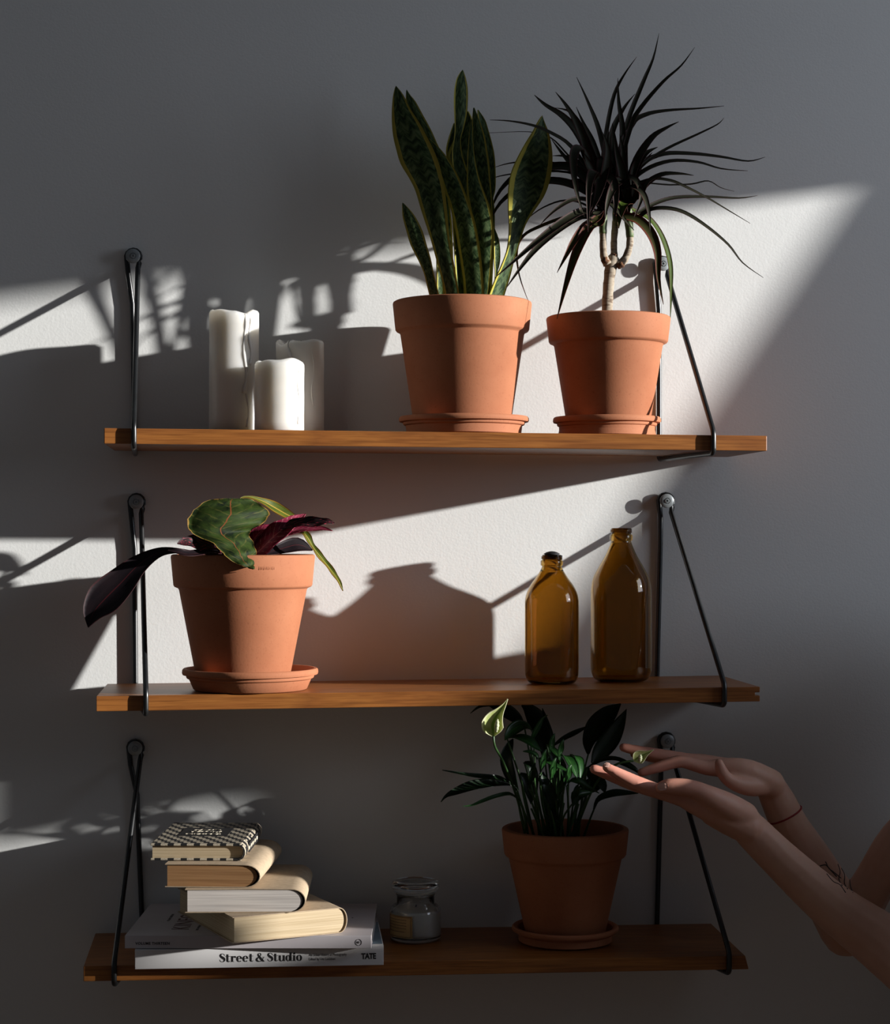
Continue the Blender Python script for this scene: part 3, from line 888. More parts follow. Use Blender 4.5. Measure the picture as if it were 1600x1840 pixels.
croton_leaf(C5, .3125, [(1090, 380, Y3 + .02, 10), (1190, 290, Y3 + .02, 12), (1270, 268, Y3 + .015, 30), (1315, 300, Y3 + .012, 44), (1350, 360, Y3 + .01, 34), (1400, 425, Y3 + .008, 40), (1460, 500, Y3 + .005, 34), (1500, 560, Y3, 26), (1525, 614, Y3, 3)], M['croton_yellow'], face=(.5, -.8, .3), fold=.25, wave=.12, thick=.001, cols=7)
croton_leaf(C5, .3125, [(1080, 400, Y3 + .01, 30), (1180, 370, Y3 + .03, 80), (1270, 350, Y3 + .04, 90), (1350, 380, Y3 + .045, 6)], M['croton_dark'], face=(0, -.8, .5), fold=.1, thick=.001, cols=7)
croton_leaf(C5, .3125, [(900, 420, Y3 + .02, 30), (800, 360, Y3 + .04, 90), (700, 330, Y3 + .05, 80), (640, 345, Y3 + .055, 5)], M['croton_dark'], face=(0, -.8, .5), fold=.1, thick=.001, cols=7)
croton_leaf(C5, .3125, [(960, 400, Y3 - .04, 60), (930, 330, Y3 - .05, 90), (900, 240, Y3 - .035, 60), (895, 150, Y3 - .02, 5)], M['croton_dark'], face=(0, -.95, .2), fold=.1, thick=.001, cols=7)
# maker's stamp pressed into the rim
mp = MPP(436, Y3)
stamp = bmesh.new()
cxs, Rr = P(436, 1000, Y3), 128 * mp
for k in range(11):
    a = math.radians(-90 + 13 + k * 1.25) + 0
    b2 = box_bm(.0006, .0012, .0034 if k % 3 else .0042)
    bmesh.ops.rotate(b2, verts=b2.verts, cent=(0, 0, 0), matrix=Matrix.Rotation(a + PI / 2, 3, 'Z'))
    bmesh.ops.translate(b2, verts=b2.verts, vec=(cxs.x + (Rr - .0006) * math.cos(a), Y3 + (Rr - .0006) * math.sin(a), P(436, 1021, Y3 - .087).z))
    me = bpy.data.meshes.new('t'); b2.to_mesh(me); b2.free(); stamp.from_mesh(me); bpy.data.meshes.remove(me)
part(croton, 'maker_stamp', from_bm(stamp), M['terra'], smooth=False)

# ---- peace lily
Y4 = -.104
z0 = saucer(2, 1016, Y4, 96, 84, 27, 'terracotta saucer under the peace lily pot on the bottom shelf')
x4 = P(1016, 1500, Y4).x
lily = empty('potted_peace_lily', (x4, Y4, z0), 'peace lily with glossy green leaves and pale flowers in a shaded terracotta pot', 'potted plant')
sx4, soil4 = pot(lily, 2, 1016, Y4, 1487, 114, 49, 103, 71, z0)
L3 = lambda x, y: (780 + .25 * x, 1240 + .25 * y)


def lily_leaf(pts, mat='lily', stem_to=None, **kw):
    q = [(*L3(x, y), Y, wd * .25) for x, y, Y, wd in pts]
    kw.setdefault('fold', .16); kw.setdefault('thick', .0007); kw.setdefault('cols', 7)
    part(lily, 'leaf', px_ribbon(q, **kw), M[mat])
    if stem_to:
        a = P(q[0][0], q[0][1], q[0][2]); sxp, sy = L3(*stem_to[:2]); b = P(sxp, sy, stem_to[2])
        mid = a.lerp(b, .5) + V((random.uniform(-.004, .004), random.uniform(-.006, .004), .004))
        part(lily, 'leaf_stalk', tube(cr([tuple(b), tuple(mid), tuple(a)], 4), [.0016 - .0006 * k / 8 for k in range(9)], 7), M['lily_stem'])


yc = Y4
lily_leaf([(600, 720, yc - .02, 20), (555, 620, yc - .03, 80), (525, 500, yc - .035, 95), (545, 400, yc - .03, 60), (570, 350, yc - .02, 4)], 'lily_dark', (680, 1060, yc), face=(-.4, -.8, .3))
lily_leaf([(720, 330, yc - .03, 10), (690, 275, yc - .045, 60), (630, 255, yc - .055, 90), (570, 285, yc - .062, 90), (530, 325, yc - .066, 50), (510, 362, yc - .066, 4)], 'lily', (760, 1060, yc), face=(.5, -.5, .75))
lily_leaf([(525, 345, yc - .05, 30), (600, 345, yc - .065, 80), (680, 375, yc - .075, 95), (735, 415, yc - .078, 60), (775, 440, yc - .078, 5)], 'lily', (720, 1060, yc), face=(.3, -.65, .7), fold=.22)
lily_leaf([(640, 440, yc - .08, 4), (690, 445, yc - .083, 34), (735, 470, yc - .085, 40), (742, 500, yc - .086, 4)], 'lily', None, face=(.5, -.7, .5))
lily_leaf([(695, 375, yc - .06, 16), (715, 320, yc - .062, 44), (750, 255, yc - .062, 50), (780, 205, yc - .06, 22), (818, 180, yc - .058, 4)], 'lily', (770, 1060, yc), face=(.6, -.75, .3))
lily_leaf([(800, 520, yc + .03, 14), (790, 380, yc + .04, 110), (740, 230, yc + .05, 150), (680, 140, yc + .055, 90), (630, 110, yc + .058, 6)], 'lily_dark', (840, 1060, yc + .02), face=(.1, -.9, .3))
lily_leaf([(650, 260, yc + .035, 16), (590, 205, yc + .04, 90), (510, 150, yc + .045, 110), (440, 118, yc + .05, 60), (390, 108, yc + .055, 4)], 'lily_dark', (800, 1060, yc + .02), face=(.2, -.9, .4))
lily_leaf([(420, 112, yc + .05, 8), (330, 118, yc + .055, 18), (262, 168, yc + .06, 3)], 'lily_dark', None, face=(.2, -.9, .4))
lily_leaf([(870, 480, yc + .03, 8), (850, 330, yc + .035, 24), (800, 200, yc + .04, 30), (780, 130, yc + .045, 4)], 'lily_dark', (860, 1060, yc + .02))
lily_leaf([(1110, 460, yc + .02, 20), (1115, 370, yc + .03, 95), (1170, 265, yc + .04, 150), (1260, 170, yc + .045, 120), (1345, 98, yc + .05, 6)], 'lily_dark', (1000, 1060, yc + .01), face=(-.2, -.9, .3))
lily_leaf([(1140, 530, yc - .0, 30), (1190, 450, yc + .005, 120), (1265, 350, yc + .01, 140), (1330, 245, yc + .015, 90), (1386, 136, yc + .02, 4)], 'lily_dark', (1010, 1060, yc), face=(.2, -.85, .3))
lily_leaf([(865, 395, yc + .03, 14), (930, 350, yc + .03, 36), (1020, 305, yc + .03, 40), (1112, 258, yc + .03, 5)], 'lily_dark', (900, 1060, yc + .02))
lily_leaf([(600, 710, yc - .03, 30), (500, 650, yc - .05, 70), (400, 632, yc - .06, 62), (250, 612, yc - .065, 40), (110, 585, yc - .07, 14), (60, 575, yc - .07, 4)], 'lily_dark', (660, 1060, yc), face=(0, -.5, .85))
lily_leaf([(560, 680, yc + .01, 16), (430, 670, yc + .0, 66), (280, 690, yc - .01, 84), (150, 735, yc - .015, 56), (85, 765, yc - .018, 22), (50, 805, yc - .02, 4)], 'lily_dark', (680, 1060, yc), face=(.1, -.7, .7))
lily_leaf([(615, 795, yc - .05, 26), (550, 755, yc - .065, 46), (450, 770, yc - .075, 44), (350, 805, yc - .08, 38), (270, 832, yc - .083, 18), (205, 835, yc - .085, 3)], 'lily', (650, 1060, yc - .02), face=(.1, -.35, .93), fold=.3)
lily_leaf([(812, 393, yc - .06, 5), (845, 420, yc - .068, 50), (885, 465, yc - .073, 58), (925, 520, yc - .075, 20)], 'lily', (880, 1060, yc - .01), face=(.45, -.75, .5))
lily_leaf([(755, 490, yc - .07, 20), (820, 520, yc - .078, 56), (900, 555, yc - .084, 52), (975, 588, yc - .088, 4)], 'lily', (820, 1060, yc - .01), face=(.35, -.55, .75))
lily_leaf([(905, 470, yc - .05, 30), (950, 480, yc - .065, 90), (985, 530, yc - .075, 100), (1010, 580, yc - .08, 70), (1030, 645, yc - .084, 5)], 'lily', (930, 1060, yc - .01), face=(.45, -.7, .55))
lily_leaf([(985, 470, yc - .05, 30), (1030, 490, yc - .06, 90), (1050, 560, yc - .068, 70), (1050, 645, yc - .074, 6)], 'lily', (980, 1060, yc - .01), face=(.6, -.7, .4))
lily_leaf([(955, 690, yc - .075, 5), (990, 655, yc - .082, 60), (1040, 660, yc - .088, 74), (1110, 700, yc - .09, 44), (1190, 742, yc - .09, 3)], 'lily', (960, 1060, yc - .02), face=(.2, -.6, .8))
lily_leaf([(1130, 735, yc - .07, 20), (1070, 745, yc - .078, 60), (1015, 765, yc - .083, 80), (1000, 840, yc - .086, 4)], 'lily', (990, 1060, yc - .02), face=(.4, -.7, .5), fold=.2)
lily_leaf([(935, 660, yc - .06, 4), (935, 610, yc - .065, 40), (915, 560, yc - .065, 24)], 'lily', None, face=(.4, -.8, .2))
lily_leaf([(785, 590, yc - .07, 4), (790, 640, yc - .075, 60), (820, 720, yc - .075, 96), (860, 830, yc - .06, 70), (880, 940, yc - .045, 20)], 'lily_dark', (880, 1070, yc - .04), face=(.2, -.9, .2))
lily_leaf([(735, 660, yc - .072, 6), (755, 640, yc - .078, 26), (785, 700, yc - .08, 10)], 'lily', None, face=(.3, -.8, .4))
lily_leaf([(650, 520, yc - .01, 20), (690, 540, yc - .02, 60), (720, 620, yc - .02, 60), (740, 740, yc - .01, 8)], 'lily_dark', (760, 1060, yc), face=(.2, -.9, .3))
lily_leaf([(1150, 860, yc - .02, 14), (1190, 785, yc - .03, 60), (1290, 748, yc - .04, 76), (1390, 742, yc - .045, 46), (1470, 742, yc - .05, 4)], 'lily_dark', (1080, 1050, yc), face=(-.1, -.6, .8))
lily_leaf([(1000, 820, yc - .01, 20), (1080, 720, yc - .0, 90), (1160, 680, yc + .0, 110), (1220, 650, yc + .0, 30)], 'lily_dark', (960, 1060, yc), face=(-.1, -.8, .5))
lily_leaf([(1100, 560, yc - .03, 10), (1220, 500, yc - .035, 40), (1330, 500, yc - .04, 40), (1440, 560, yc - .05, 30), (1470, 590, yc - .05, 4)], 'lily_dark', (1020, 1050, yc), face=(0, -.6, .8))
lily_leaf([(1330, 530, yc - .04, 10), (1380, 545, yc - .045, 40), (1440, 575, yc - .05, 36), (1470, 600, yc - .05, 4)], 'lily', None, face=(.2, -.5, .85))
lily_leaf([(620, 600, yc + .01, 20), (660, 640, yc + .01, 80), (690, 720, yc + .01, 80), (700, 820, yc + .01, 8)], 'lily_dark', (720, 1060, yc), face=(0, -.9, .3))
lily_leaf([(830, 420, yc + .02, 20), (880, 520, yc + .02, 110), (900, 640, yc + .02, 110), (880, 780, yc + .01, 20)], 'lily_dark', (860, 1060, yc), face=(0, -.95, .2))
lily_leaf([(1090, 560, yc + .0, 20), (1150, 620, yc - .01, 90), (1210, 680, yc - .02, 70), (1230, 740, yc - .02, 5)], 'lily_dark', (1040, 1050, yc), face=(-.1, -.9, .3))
for x, y, dY_, wd, hh in ((905, 420, -.082, 70, 150), (850, 560, -.088, 80, 170), (960, 600, -.095, 80, 150), (780, 500, -.085, 76, 170), (900, 700, -.092, 80, 150), (1010, 740, -.085, 80, 140), (840, 380, -.070, 70, 150), (700, 600, -.080, 80, 170)):
    lily_leaf([(x - 20, y + hh * .6, yc + dY_ + .01, 14), (x - 5, y + hh * .3, yc + dY_, wd * .9), (x, y, yc + dY_ - .004, wd), (x + 14, y - hh * .25, yc + dY_ - .006, wd * .55), (x + 30, y - hh * .45, yc + dY_ - .004, 4)], 'lily', (860 + (x - 860) * .3, 1060, yc - .02), face=(.62, -.75, .25))
for k in range(22):       # upright leaf stalks in the pot
    x = random.uniform(640, 1090); yt = random.uniform(640, 860); dx = (x - 870) * .25 + random.uniform(-30, 30)
    Yk = yc + random.uniform(-.05, .04)
    a, b = L3(x * .6 + 870 * .4, 1075), L3(x + dx, yt)
    m_ = L3(x * .85 + 870 * .15 + dx * .3, (1075 + yt) / 2)
    part(lily, 'leaf_stalk', tube(cr([tuple(P(*a, Yk)), tuple(P(*m_, Yk - .003)), tuple(P(*b, Yk - .01))], 4), .0013, 6), M['lily_stem'])


def flower(base, tip, Y, wpx, stem_pts, tilt):
    B, T = P(*base, Y), P(*tip, Y - .004)
    ax = (T - B); h = ax.length; ax.normalize(); m = MPP(base[0], Y)
    pts = []
    for t, wf, off in ((0, .12, 0), (.14, .75, -.05), (.3, 1.0, -.10), (.48, .82, -.09), (.66, .42, -.03), (.84, .17, .04), (1, .03, .08)):
        p = B.lerp(T, t) + V((off * h * tilt, -.15 * off * h, 0))
        pts.append((p.x, p.y, p.z, wpx * m * wf))
    sp = part(lily, 'flower_spathe', ribbon(pts, face=(-.15, -.95, .1), fold=-.0, curl=-.30, thick=.0007, cols=9, n=4), M['spathe'])
    bm = bmesh.new(); bmesh.ops.create_uvsphere(bm, u_segments=18, v_segments=16, radius=1)
    for k, v in enumerate(bm.verts):
        v.co *= 1 + .09 * ((k * 7) % 3 - 1)
    bmesh.ops.scale(bm, vec=(.0026, .0026, h * .17), verts=bm.verts)
    o = link('spadix', from_bm(bm), M['spadix']); o.location = B + ax * h * .30 + V((-.001, -.009, 0)); o.rotation_euler = (0, .1, 0); adopt(o, lily)
    if stem_pts:
        q = [(*P(x, y, yy),) for x, y, yy in stem_pts]
        part(lily, 'flower_stalk', tube(cr(q, 5), [.0014] * ((len(q) - 1) * 5 + 1), 8), M['lily_stem'])


flower((887, 1323), (907, 1256), -.240, 40, [(945, 1495, Y4 - .02), (928, 1430, Y4 - .055), (905, 1370, Y4 - .092), (890, 1342, -.237), (887, 1322, -.240)], 1)
flower((1139, 1367), (1174, 1347), Y4 - .055, 24, [(1040, 1480, Y4 - .01), (1070, 1410, Y4 - .03), (1105, 1375, Y4 - .05), (1139, 1367, Y4 - .055)], .4)


# ------------------------------------------------------------------ candles
def candle(cx, Y, r_px, top_y, label, drips, notch=None, seed=1):
    m = MPP(cx, Y); c = P(cx, top_y, Y); z0 = sz(0, c.x); r = r_px * m; H = c.z - z0
    rnd = random.Random(seed)
    root = empty('pillar_candle', (c.x, Y, z0), label, 'candle', 'white pillar candles')
    seg = 64; prof = [(0, 0), (r - .002, 0), (r, .002)] + [(r * (1 + .006 * math.sin(k * 1.7 + seed)), H * (k / 8)) for k in range(1, 8)] + [(r, H - .004), (r - .0015, H - .0012), (r - .004, H), (r - .0075, H - .0015), (r - .0095, H - .006), (r * .4, H - .0075), (0, H - .0075)]
    me = lathe(prof, seg)
    for v in me.vertices:
        a = math.atan2(v.co.y, v.co.x); rr = math.hypot(v.co.x, v.co.y)
        k = 1 + .012 * math.sin(3 * a + seed) * (v.co.z / H)
        v.co.x *= k; v.co.y *= k
        if v.co.z > H * .9 and rr > r * .5:
            v.co.z += .0016 * math.sin(2 * a + seed * 2) + .0008 * math.sin(5 * a)
            if notch is not None:
                d = abs((a - notch + PI) % (2 * PI) - PI)
                if d < .5: v.co.z -= .006 * (1 - d / .5)
    link('wax_body', me, M['wax'], root)
    wk = link('wick', tube([(0, 0, H - .008), (.0005, 0, H - .003), (.0016, .0004, H + .0005)], .0009, 6), M['wick'], root)
    for a, ztop, zlow, wd in drips:
        a0 = math.radians(a); n = 10; pts, rad = [], []
        for k in range(n + 1):
            t = k / n; z = (ztop + (zlow - ztop) * t) * H
            aa = a0 + .06 * math.sin(k * .9 + seed)
            rr = r * .985 + (.0 if k else -.003)
            pts.append((rr * math.cos(aa), rr * math.sin(aa), z)); rad.append(wd * (.7 + .25 * math.sin(k * 1.3 + seed)) * (1.25 if k == n - 1 else 1))
        link('wax_drip', tube(cr(pts, 2), [rad[min(i // 2, n)] for i in range(2 * n + 1)], 10), M['wax_run'], root)
    return root


candle(420.5, -.088, 44.5, 559, 'tallest white pillar candle with a melted notch and drips', [(-64, .955, .32, .0030), (-50, .95, .55, .0024), (-58, .6, .05, .0016)], math.radians(-58), 1)
candle(539.5, -.075, 43, 613, 'medium height white pillar candle behind the shortest one', [(-120, .98, .55, .0030), (-60, .97, .30, .0014)], math.radians(-140), 4)
candle(502, -.150, 44.5, 649, 'shortest white pillar candle, standing in front of the others', [(-40, .97, .1, .0013)], None, 8)


# ------------------------------------------------------------------ amber bottles
def bottle(cx, Y, top_y, prof_px, neck_px, base_y, label, stopper=False):
    m = MPP(cx, Y); c = P(cx, top_y, Y); z0 = sz(1, c.x); H = c.z - z0
    k = H / (base_y - top_y)
    root = empty('amber_bottle', (c.x, Y, z0), label, 'bottle', 'amber glass bottles')
    pr = [(r * m, (base_y - y) * k) for r, y in prof_px]          # outer, bottom to top
    body = [p for p in cr(pr, 3)] + [(r * m, (base_y - y) * k) for r, y in neck_px[1:]]
    t = .0022
    inner = []
    for r, z in body[::-1]:
        inner.append((min(max(r - t, .004), .0095) if z > H - .018 else max(r - t, .0095), z))
    zmin = .0045
    inner = [(r, max(z, zmin)) for r, z in inner]
    inner[-1] = (inner[-1][0], zmin)
    prof = [(0, .0015), (body[0][0] * .6, .0012), (body[0][0] * .8, 0)] + body + inner + [(0, zmin)]
    # drop duplicates
    p2 = [prof[0]]
    for q in prof[1:]:
        if abs(q[0] - p2[-1][0]) + abs(q[1] - p2[-1][1]) > 1e-5: p2.append(q)
    link('glass_body', lathe(p2, 72), M['amber'], root)
    rn = neck_px[-2][0] * m
    pts = []
    for s in range(61):
        a = s / 60 * 2.4 * 2 * PI; z = H - .0016 - s / 60 * .0044
        pts.append(((rn + .0003) * math.cos(a), (rn + .0003) * math.sin(a), z))
    link('screw_thread', tube(pts, .0010, 6), M['amber'], root)
    if stopper:
        link('stopper', lathe([(0, H - .006), (.0088, H - .006), (.0088, H + .0004), (.0104, H + .0006), (.0098, H + .0016), (.0066, H + .0034), (.003, H + .0044), (0, H + .0047)], 32), M['rubber'], root)
    return root


YS, YT = -.112, -.091
bottle(992, YS, 997, [(34, 1229), (42, 1226), (47, 1216), (48.5, 1200), (48.5, 1140), (48.5, 1090), (47.5, 1074), (44, 1062), (37.5, 1050), (29.5, 1039), (23, 1029), (18.5, 1020), (17.6, 1017)],
       [(17.6, 1017), (19.6, 1016), (20.2, 1014.5), (20.2, 1008.5), (19.4, 1007), (17.6, 1006), (17.6, 998), (17.0, 997)], 1229.5,
       'shorter amber glass bottle with a black stopper in its neck', True)
bottle(1116.5, YT, 949, [(36, 1226), (47, 1222), (53, 1211), (55, 1195), (55, 1130), (55, 1080), (54.5, 1060), (51, 1040), (41, 1020), (30, 1001), (22.5, 985), (18.6, 975), (18.0, 972)],
       [(18.0, 972), (20.0, 971), (20.6, 969), (20.6, 962.5), (19.6, 961), (18.0, 960), (18.0, 950), (17.2, 949)], 1226.5,
       'taller amber glass bottle with an open screw neck beside the bracket')


# ------------------------------------------------------------------ lettering
def text_mesh(body, size, spacing=1.0, bold=0.0, extrude=.0001):
    cu = bpy.data.curves.new('t', 'FONT'); cu.body = body; cu.size = size; cu.space_character = spacing
    cu.offset = bold; cu.extrude = extrude; cu.resolution_u = 3
    ob = bpy.data.objects.new('t', cu); COL.objects.link(ob)
    dg = bpy.context.evaluated_depsgraph_get(); dg.update()
    me = bpy.data.meshes.new_from_object(ob.evaluated_get(dg))
    bpy.data.objects.remove(ob); bpy.data.curves.remove(cu)
    return me


def serif_text(body, xh, extrude=.0001):
    """high contrast bold roman letters drawn from stems, bowls and hairlines; x-height xh"""
    bm = bmesh.new()
    pen = [0.0]

    def poly(pts):
        lo = [bm.verts.new(((pen[0] + x) * xh, y * xh, 0)) for x, y in pts]; hi = [bm.verts.new(((pen[0] + x) * xh, y * xh, extrude)) for x, y in pts]
        bm.faces.new(hi)
        for i in range(len(pts)):
            j = (i + 1) % len(pts); bm.faces.new((lo[i], lo[j], hi[j], hi[i]))

    def rect(x0, y0, x1, y1): poly([(x0, y0), (x1, y0), (x1, y1), (x0, y1)])

    def ring(cx, cy, rx, ry, ix, iy, a0=0, a1=360, n=28):
        for k in range(n):
            p, q_ = math.radians(a0 + (a1 - a0) * k / n), math.radians(a0 + (a1 - a0) * (k + 1) / n)
            poly([(cx + ix * math.cos(p), cy + iy * math.sin(p)), (cx + rx * math.cos(p), cy + ry * math.sin(p)), (cx + rx * math.cos(q_), cy + ry * math.sin(q_)), (cx + ix * math.cos(q_), cy + iy * math.sin(q_))])

    def disc(cx, cy, r): poly([(cx + r * math.cos(a * PI / 8), cy + r * math.sin(a * PI / 8)) for a in range(16)])

    def stroke(pts):
        s = cr(pts, 6)
        L, R = [], []
        for i, (x, y, wd) in enumerate(s):
            a = s[max(i - 1, 0)]; b = s[min(i + 1, len(s) - 1)]
            dx, dy_ = b[0] - a[0], b[1] - a[1]; l = math.hypot(dx, dy_) or 1
            nx, ny = -dy_ / l, dx / l
            L.append((x + nx * wd / 2, y + ny * wd / 2)); R.append((x - nx * wd / 2, y - ny * wd / 2))
        for i in range(len(s) - 1): poly([R[i], R[i + 1], L[i + 1], L[i]])

    for ch in body:
        if ch == 'S':
            stroke([(.90, 1.08, .05), (.82, 1.30, .07), (.52, 1.42, .09), (.24, 1.30, .22), (.20, 1.05, .32), (.48, .80, .40), (.80, .58, .38), (.86, .30, .28), (.70, .08, .14), (.45, .03, .09), (.18, .14, .07), (.07, .42, .05)]); adv = 1.04
        elif ch == 't':
            rect(.18, .10, .50, 1.32); rect(0, .92, .76, 1.0); stroke([(.34, .2, .32), (.42, .06, .16), (.60, .03, .08), (.76, .20, .06)]); adv = .84
        elif ch == 'r':
            rect(.15, 0, .47, 1); rect(0, 0, .66, .06); rect(0, .94, .3, 1); stroke([(.45, .66, .06), (.58, .92, .12), (.80, .96, .10)]); disc(.82, .84, .16); adv = 1.02
        elif ch == 'e':
            ring(.5, .5, .5, .53, .17, .46, 0, 318); rect(.3, .50, .98, .58); adv = 1.06
        elif ch == 'o':
            ring(.5, .5, .5, .53, .17, .46); adv = 1.08
        elif ch == 'u':
            rect(.12, .2, .44, 1); rect(0, .94, .3, 1); stroke([(.28, .24, .32), (.38, .05, .18), (.6, .03, .08), (.82, .25, .06)]); rect(.80, 0, 1.12, 1); rect(.66, .94, .9, 1); rect(1.0, 0, 1.24, .06); adv = 1.26
        elif ch == 'd':
            ring(.46, .5, .46, .53, .15, .46); rect(.72, 0, 1.04, 1.46); rect(.58, 1.40, .8, 1.46); rect(.95, 0, 1.16, .06); adv = 1.2
        elif ch == 'i':
            rect(.13, 0, .45, 1); rect(0, .94, .3, 1); rect(0, 0, .58, .06); disc(.29, 1.28, .18); adv = .64
        elif ch == '&':
            stroke([(1.28, .72, .06), (1.14, .34, .07), (.86, .08, .12), (.48, .02, .16), (.16, .16, .3), (.14, .46, .3), (.44, .74, .14), (.78, 1.02, .10), (.80, 1.30, .16), (.58, 1.42, .08), (.36, 1.28, .16), (.44, 1.0, .30), (.82, .48, .36), (1.18, .10, .30), (1.42, .04, .08)])
            rect(1.06, .70, 1.48, .77); adv = 1.5
        else: adv = .42
        pen[0] += adv
    return from_bm(bm), pen[0] * xh


# ------------------------------------------------------------------ books
def flat_book(name, corner, rot, wd, dp_, th, cover, pages, label, square=.0):
    """large soft cover lying flat; local x along the spine (front), y to the fore edge"""
    root = empty(name, corner, label, 'book', None, rot)
    c = .0006
    for nm, z in (('back_cover', 0), ('front_cover', th - c)):
        o = link(nm, from_bm(box_bm(wd, dp_, c, .0002, 1)), cover, root, smooth=False); o.location = (wd / 2, dp_ / 2, z + c / 2)
    bm = box_bm(wd, .0016, th, .0005, 2)
    o = link('spine', from_bm(bm), cover, root, smooth=False); o.location = (wd / 2, .0006, th / 2)
    o = link('page_block', from_bm(box_bm(wd - .002, dp_ - .003, th - 2 * c)), pages, root, smooth=False); o.location = (wd / 2, dp_ / 2 + .0004, th / 2)
    return root


def fit(me, wd, ht):
    x0 = min(v.co.x for v in me.vertices); x1 = max(v.co.x for v in me.vertices); h = max(v.co.y for v in me.vertices)
    for v in me.vertices: v.co.x = (v.co.x - x0) * wd / (x1 - x0); v.co.y *= ht / h
    return me


def onto(root, me, mat, loc, rot, name='lettering'):
    o = link(name, me, mat, root, smooth=False); o.location = loc; o.rotation_euler = rot
    return o


zs3 = sz(2, .03)
ZST = zs3 + .0004
street = flat_book('softcover_book', (-.1215, -.2195, ZST), math.radians(-1.6), .2915, .195, .0228, M['cover_white'], M['pages_white'],
                   'white book at the bottom of the stack with bold black serif title on its spine')
me, tw = serif_text('Street & Studio', .0068)
sc_x = .0975 / tw
for v in me.vertices: v.co.x *= sc_x
onto(street, me, M['print'], (.0985, -.0003, .0068), (PI / 2, 0, 0), 'spine_title')
onto(street, fit(text_mesh('TATE', .0108, .92, .0004), .0175, .0066), M['print'], (.2652, -.0003, .0078), (PI / 2, 0, 0), 'publisher_name')
onto(street, fit(text_mesh('An Urban History of Photography', .0043, .95), .0445, .0031), M['print_grey'], (.2035, -.0003, .0120), (PI / 2, 0, 0), 'subtitle')
onto(street, fit(text_mesh('Edited by Ute Eskildsen', .0043, .95), .0310, .0031), M['print_grey'], (.2035, -.0003, .0070), (PI / 2, 0, 0), 'subtitle')
o = onto(street, from_bm(box_bm(.045, .13, .0002)), M['blue'], (.268, .075, .0230), (0, 0, 0), 'cover_picture')

ZK = ZST + .0234
kin = flat_book('magazine', (-.1335, -.213, ZK), math.radians(-6.2), .2895, .196, .0150, M['cover_mauve'], M['pages_white'],
                'pale mauve magazine second from the bottom of the stack, small print on its spine')
onto(kin, text_mesh('VOLUME THIRTEEN', .0042, 1.12, .00012), M['print'], (.0125, -.0003, .0045), (PI / 2, 0, 0), 'spine_title')
onto(kin, text_mesh('KINFOLK', .0300, 1.05), M['print_red'], (.070, .034, .0151), (0, 0, PI / 2), 'cover_title')
onto(kin, text_mesh('VOLUME THIRTEEN', .0045, 1.1), M['print_grey'], (.040, .085, .0151), (0, 0, PI / 2), 'cover_text')
onto(kin, text_mesh('DISCOVERING NEW THINGS', .0045, 1.1), M['print_grey'], (.082, .030, .0151), (0, 0, PI / 2), 'cover_text')
ringm = tube([(.0036 * math.cos(k * PI / 12), .0036 * math.sin(k * PI / 12), 0) for k in range(24)], .00022, 6, closed=True)
onto(kin, ringm, M['print'], (.2745, -.0003, .0072), (PI / 2, 0, 0), 'spine_emblem')
onto(kin, text_mesh('KF', .0035, .9), M['print'], (.2722, -.0003, .0060), (PI / 2, 0, 0), 'spine_emblem')
onto(kin, lathe([(0, 0), (.0012, 0), (.0012, .0002), (0, .0002)], 12), M['print'], (.262, .105, .0151), (0, 0, 0), 'cover_dot')


def paperback(corner, rot, wd, ln, th, bulge, pages, label, cover=None, spine_mat=None, warp=0.0):
    """local x: fore edge (0) -> spine (wd); y: tail (front, 0) -> head; rounded spine at +x"""
    root = empty('paperback_book', corner, label, 'book', None, rot)
    n = 12; c = .0009
    def prof(off, x0):
        pts = [(x0, th - off)]
        xs = wd - bulge
        pts.append((wd * .5, th - off + warp))
        for k in range(n + 1):
            a = PI / 2 - PI * k / n
            pts.append((xs + (bulge - off) * math.cos(a), th / 2 + (th / 2 - off) * math.sin(a)))
        pts.append((wd * .5, off)); pts.append((x0, off))
        return pts
    outer, inner = prof(0, 0), prof(c, 0)
    bm = bmesh.new()
    fo = [[bm.verts.new((x, y, z)) for x, z in outer] for y in (0, ln)]; fi = [[bm.verts.new((x, y, z)) for x, z in inner] for y in (0, ln)]
    m = len(outer)
    for i in range(m - 1):
        bm.faces.new((fo[0][i], fo[1][i], fo[1][i + 1], fo[0][i + 1])); bm.faces.new((fi[0][i], fi[0][i + 1], fi[1][i + 1], fi[1][i]))
        for e in (0, 1): bm.faces.new((fo[e][i], fo[e][i + 1], fi[e][i + 1], fi[e][i]))
    for i in (0, m - 1): bm.faces.new((fo[0][i], fo[1][i], fi[1][i], fi[0][i]))
    o = link('cover', from_bm(bm), cover or M['kraft'], root); sharp(o, 40)
    pg = prof(c + .0001, .0025)
    bm = bmesh.new()
    a = [bm.verts.new((x - (.003 if x > wd - bulge * .9 else 0), .0012, z)) for x, z in pg]; b = [bm.verts.new((x - (.003 if x > wd - bulge * .9 else 0), ln - .0012, z)) for x, z in pg]
    bm.faces.new(a); bm.faces.new(b[::-1])
    for i in range(m):
        j = (i + 1) % m; bm.faces.new((a[i], a[j], b[j], b[i]))
    link('page_block', from_bm(bm), pages, root, smooth=False)
    return root


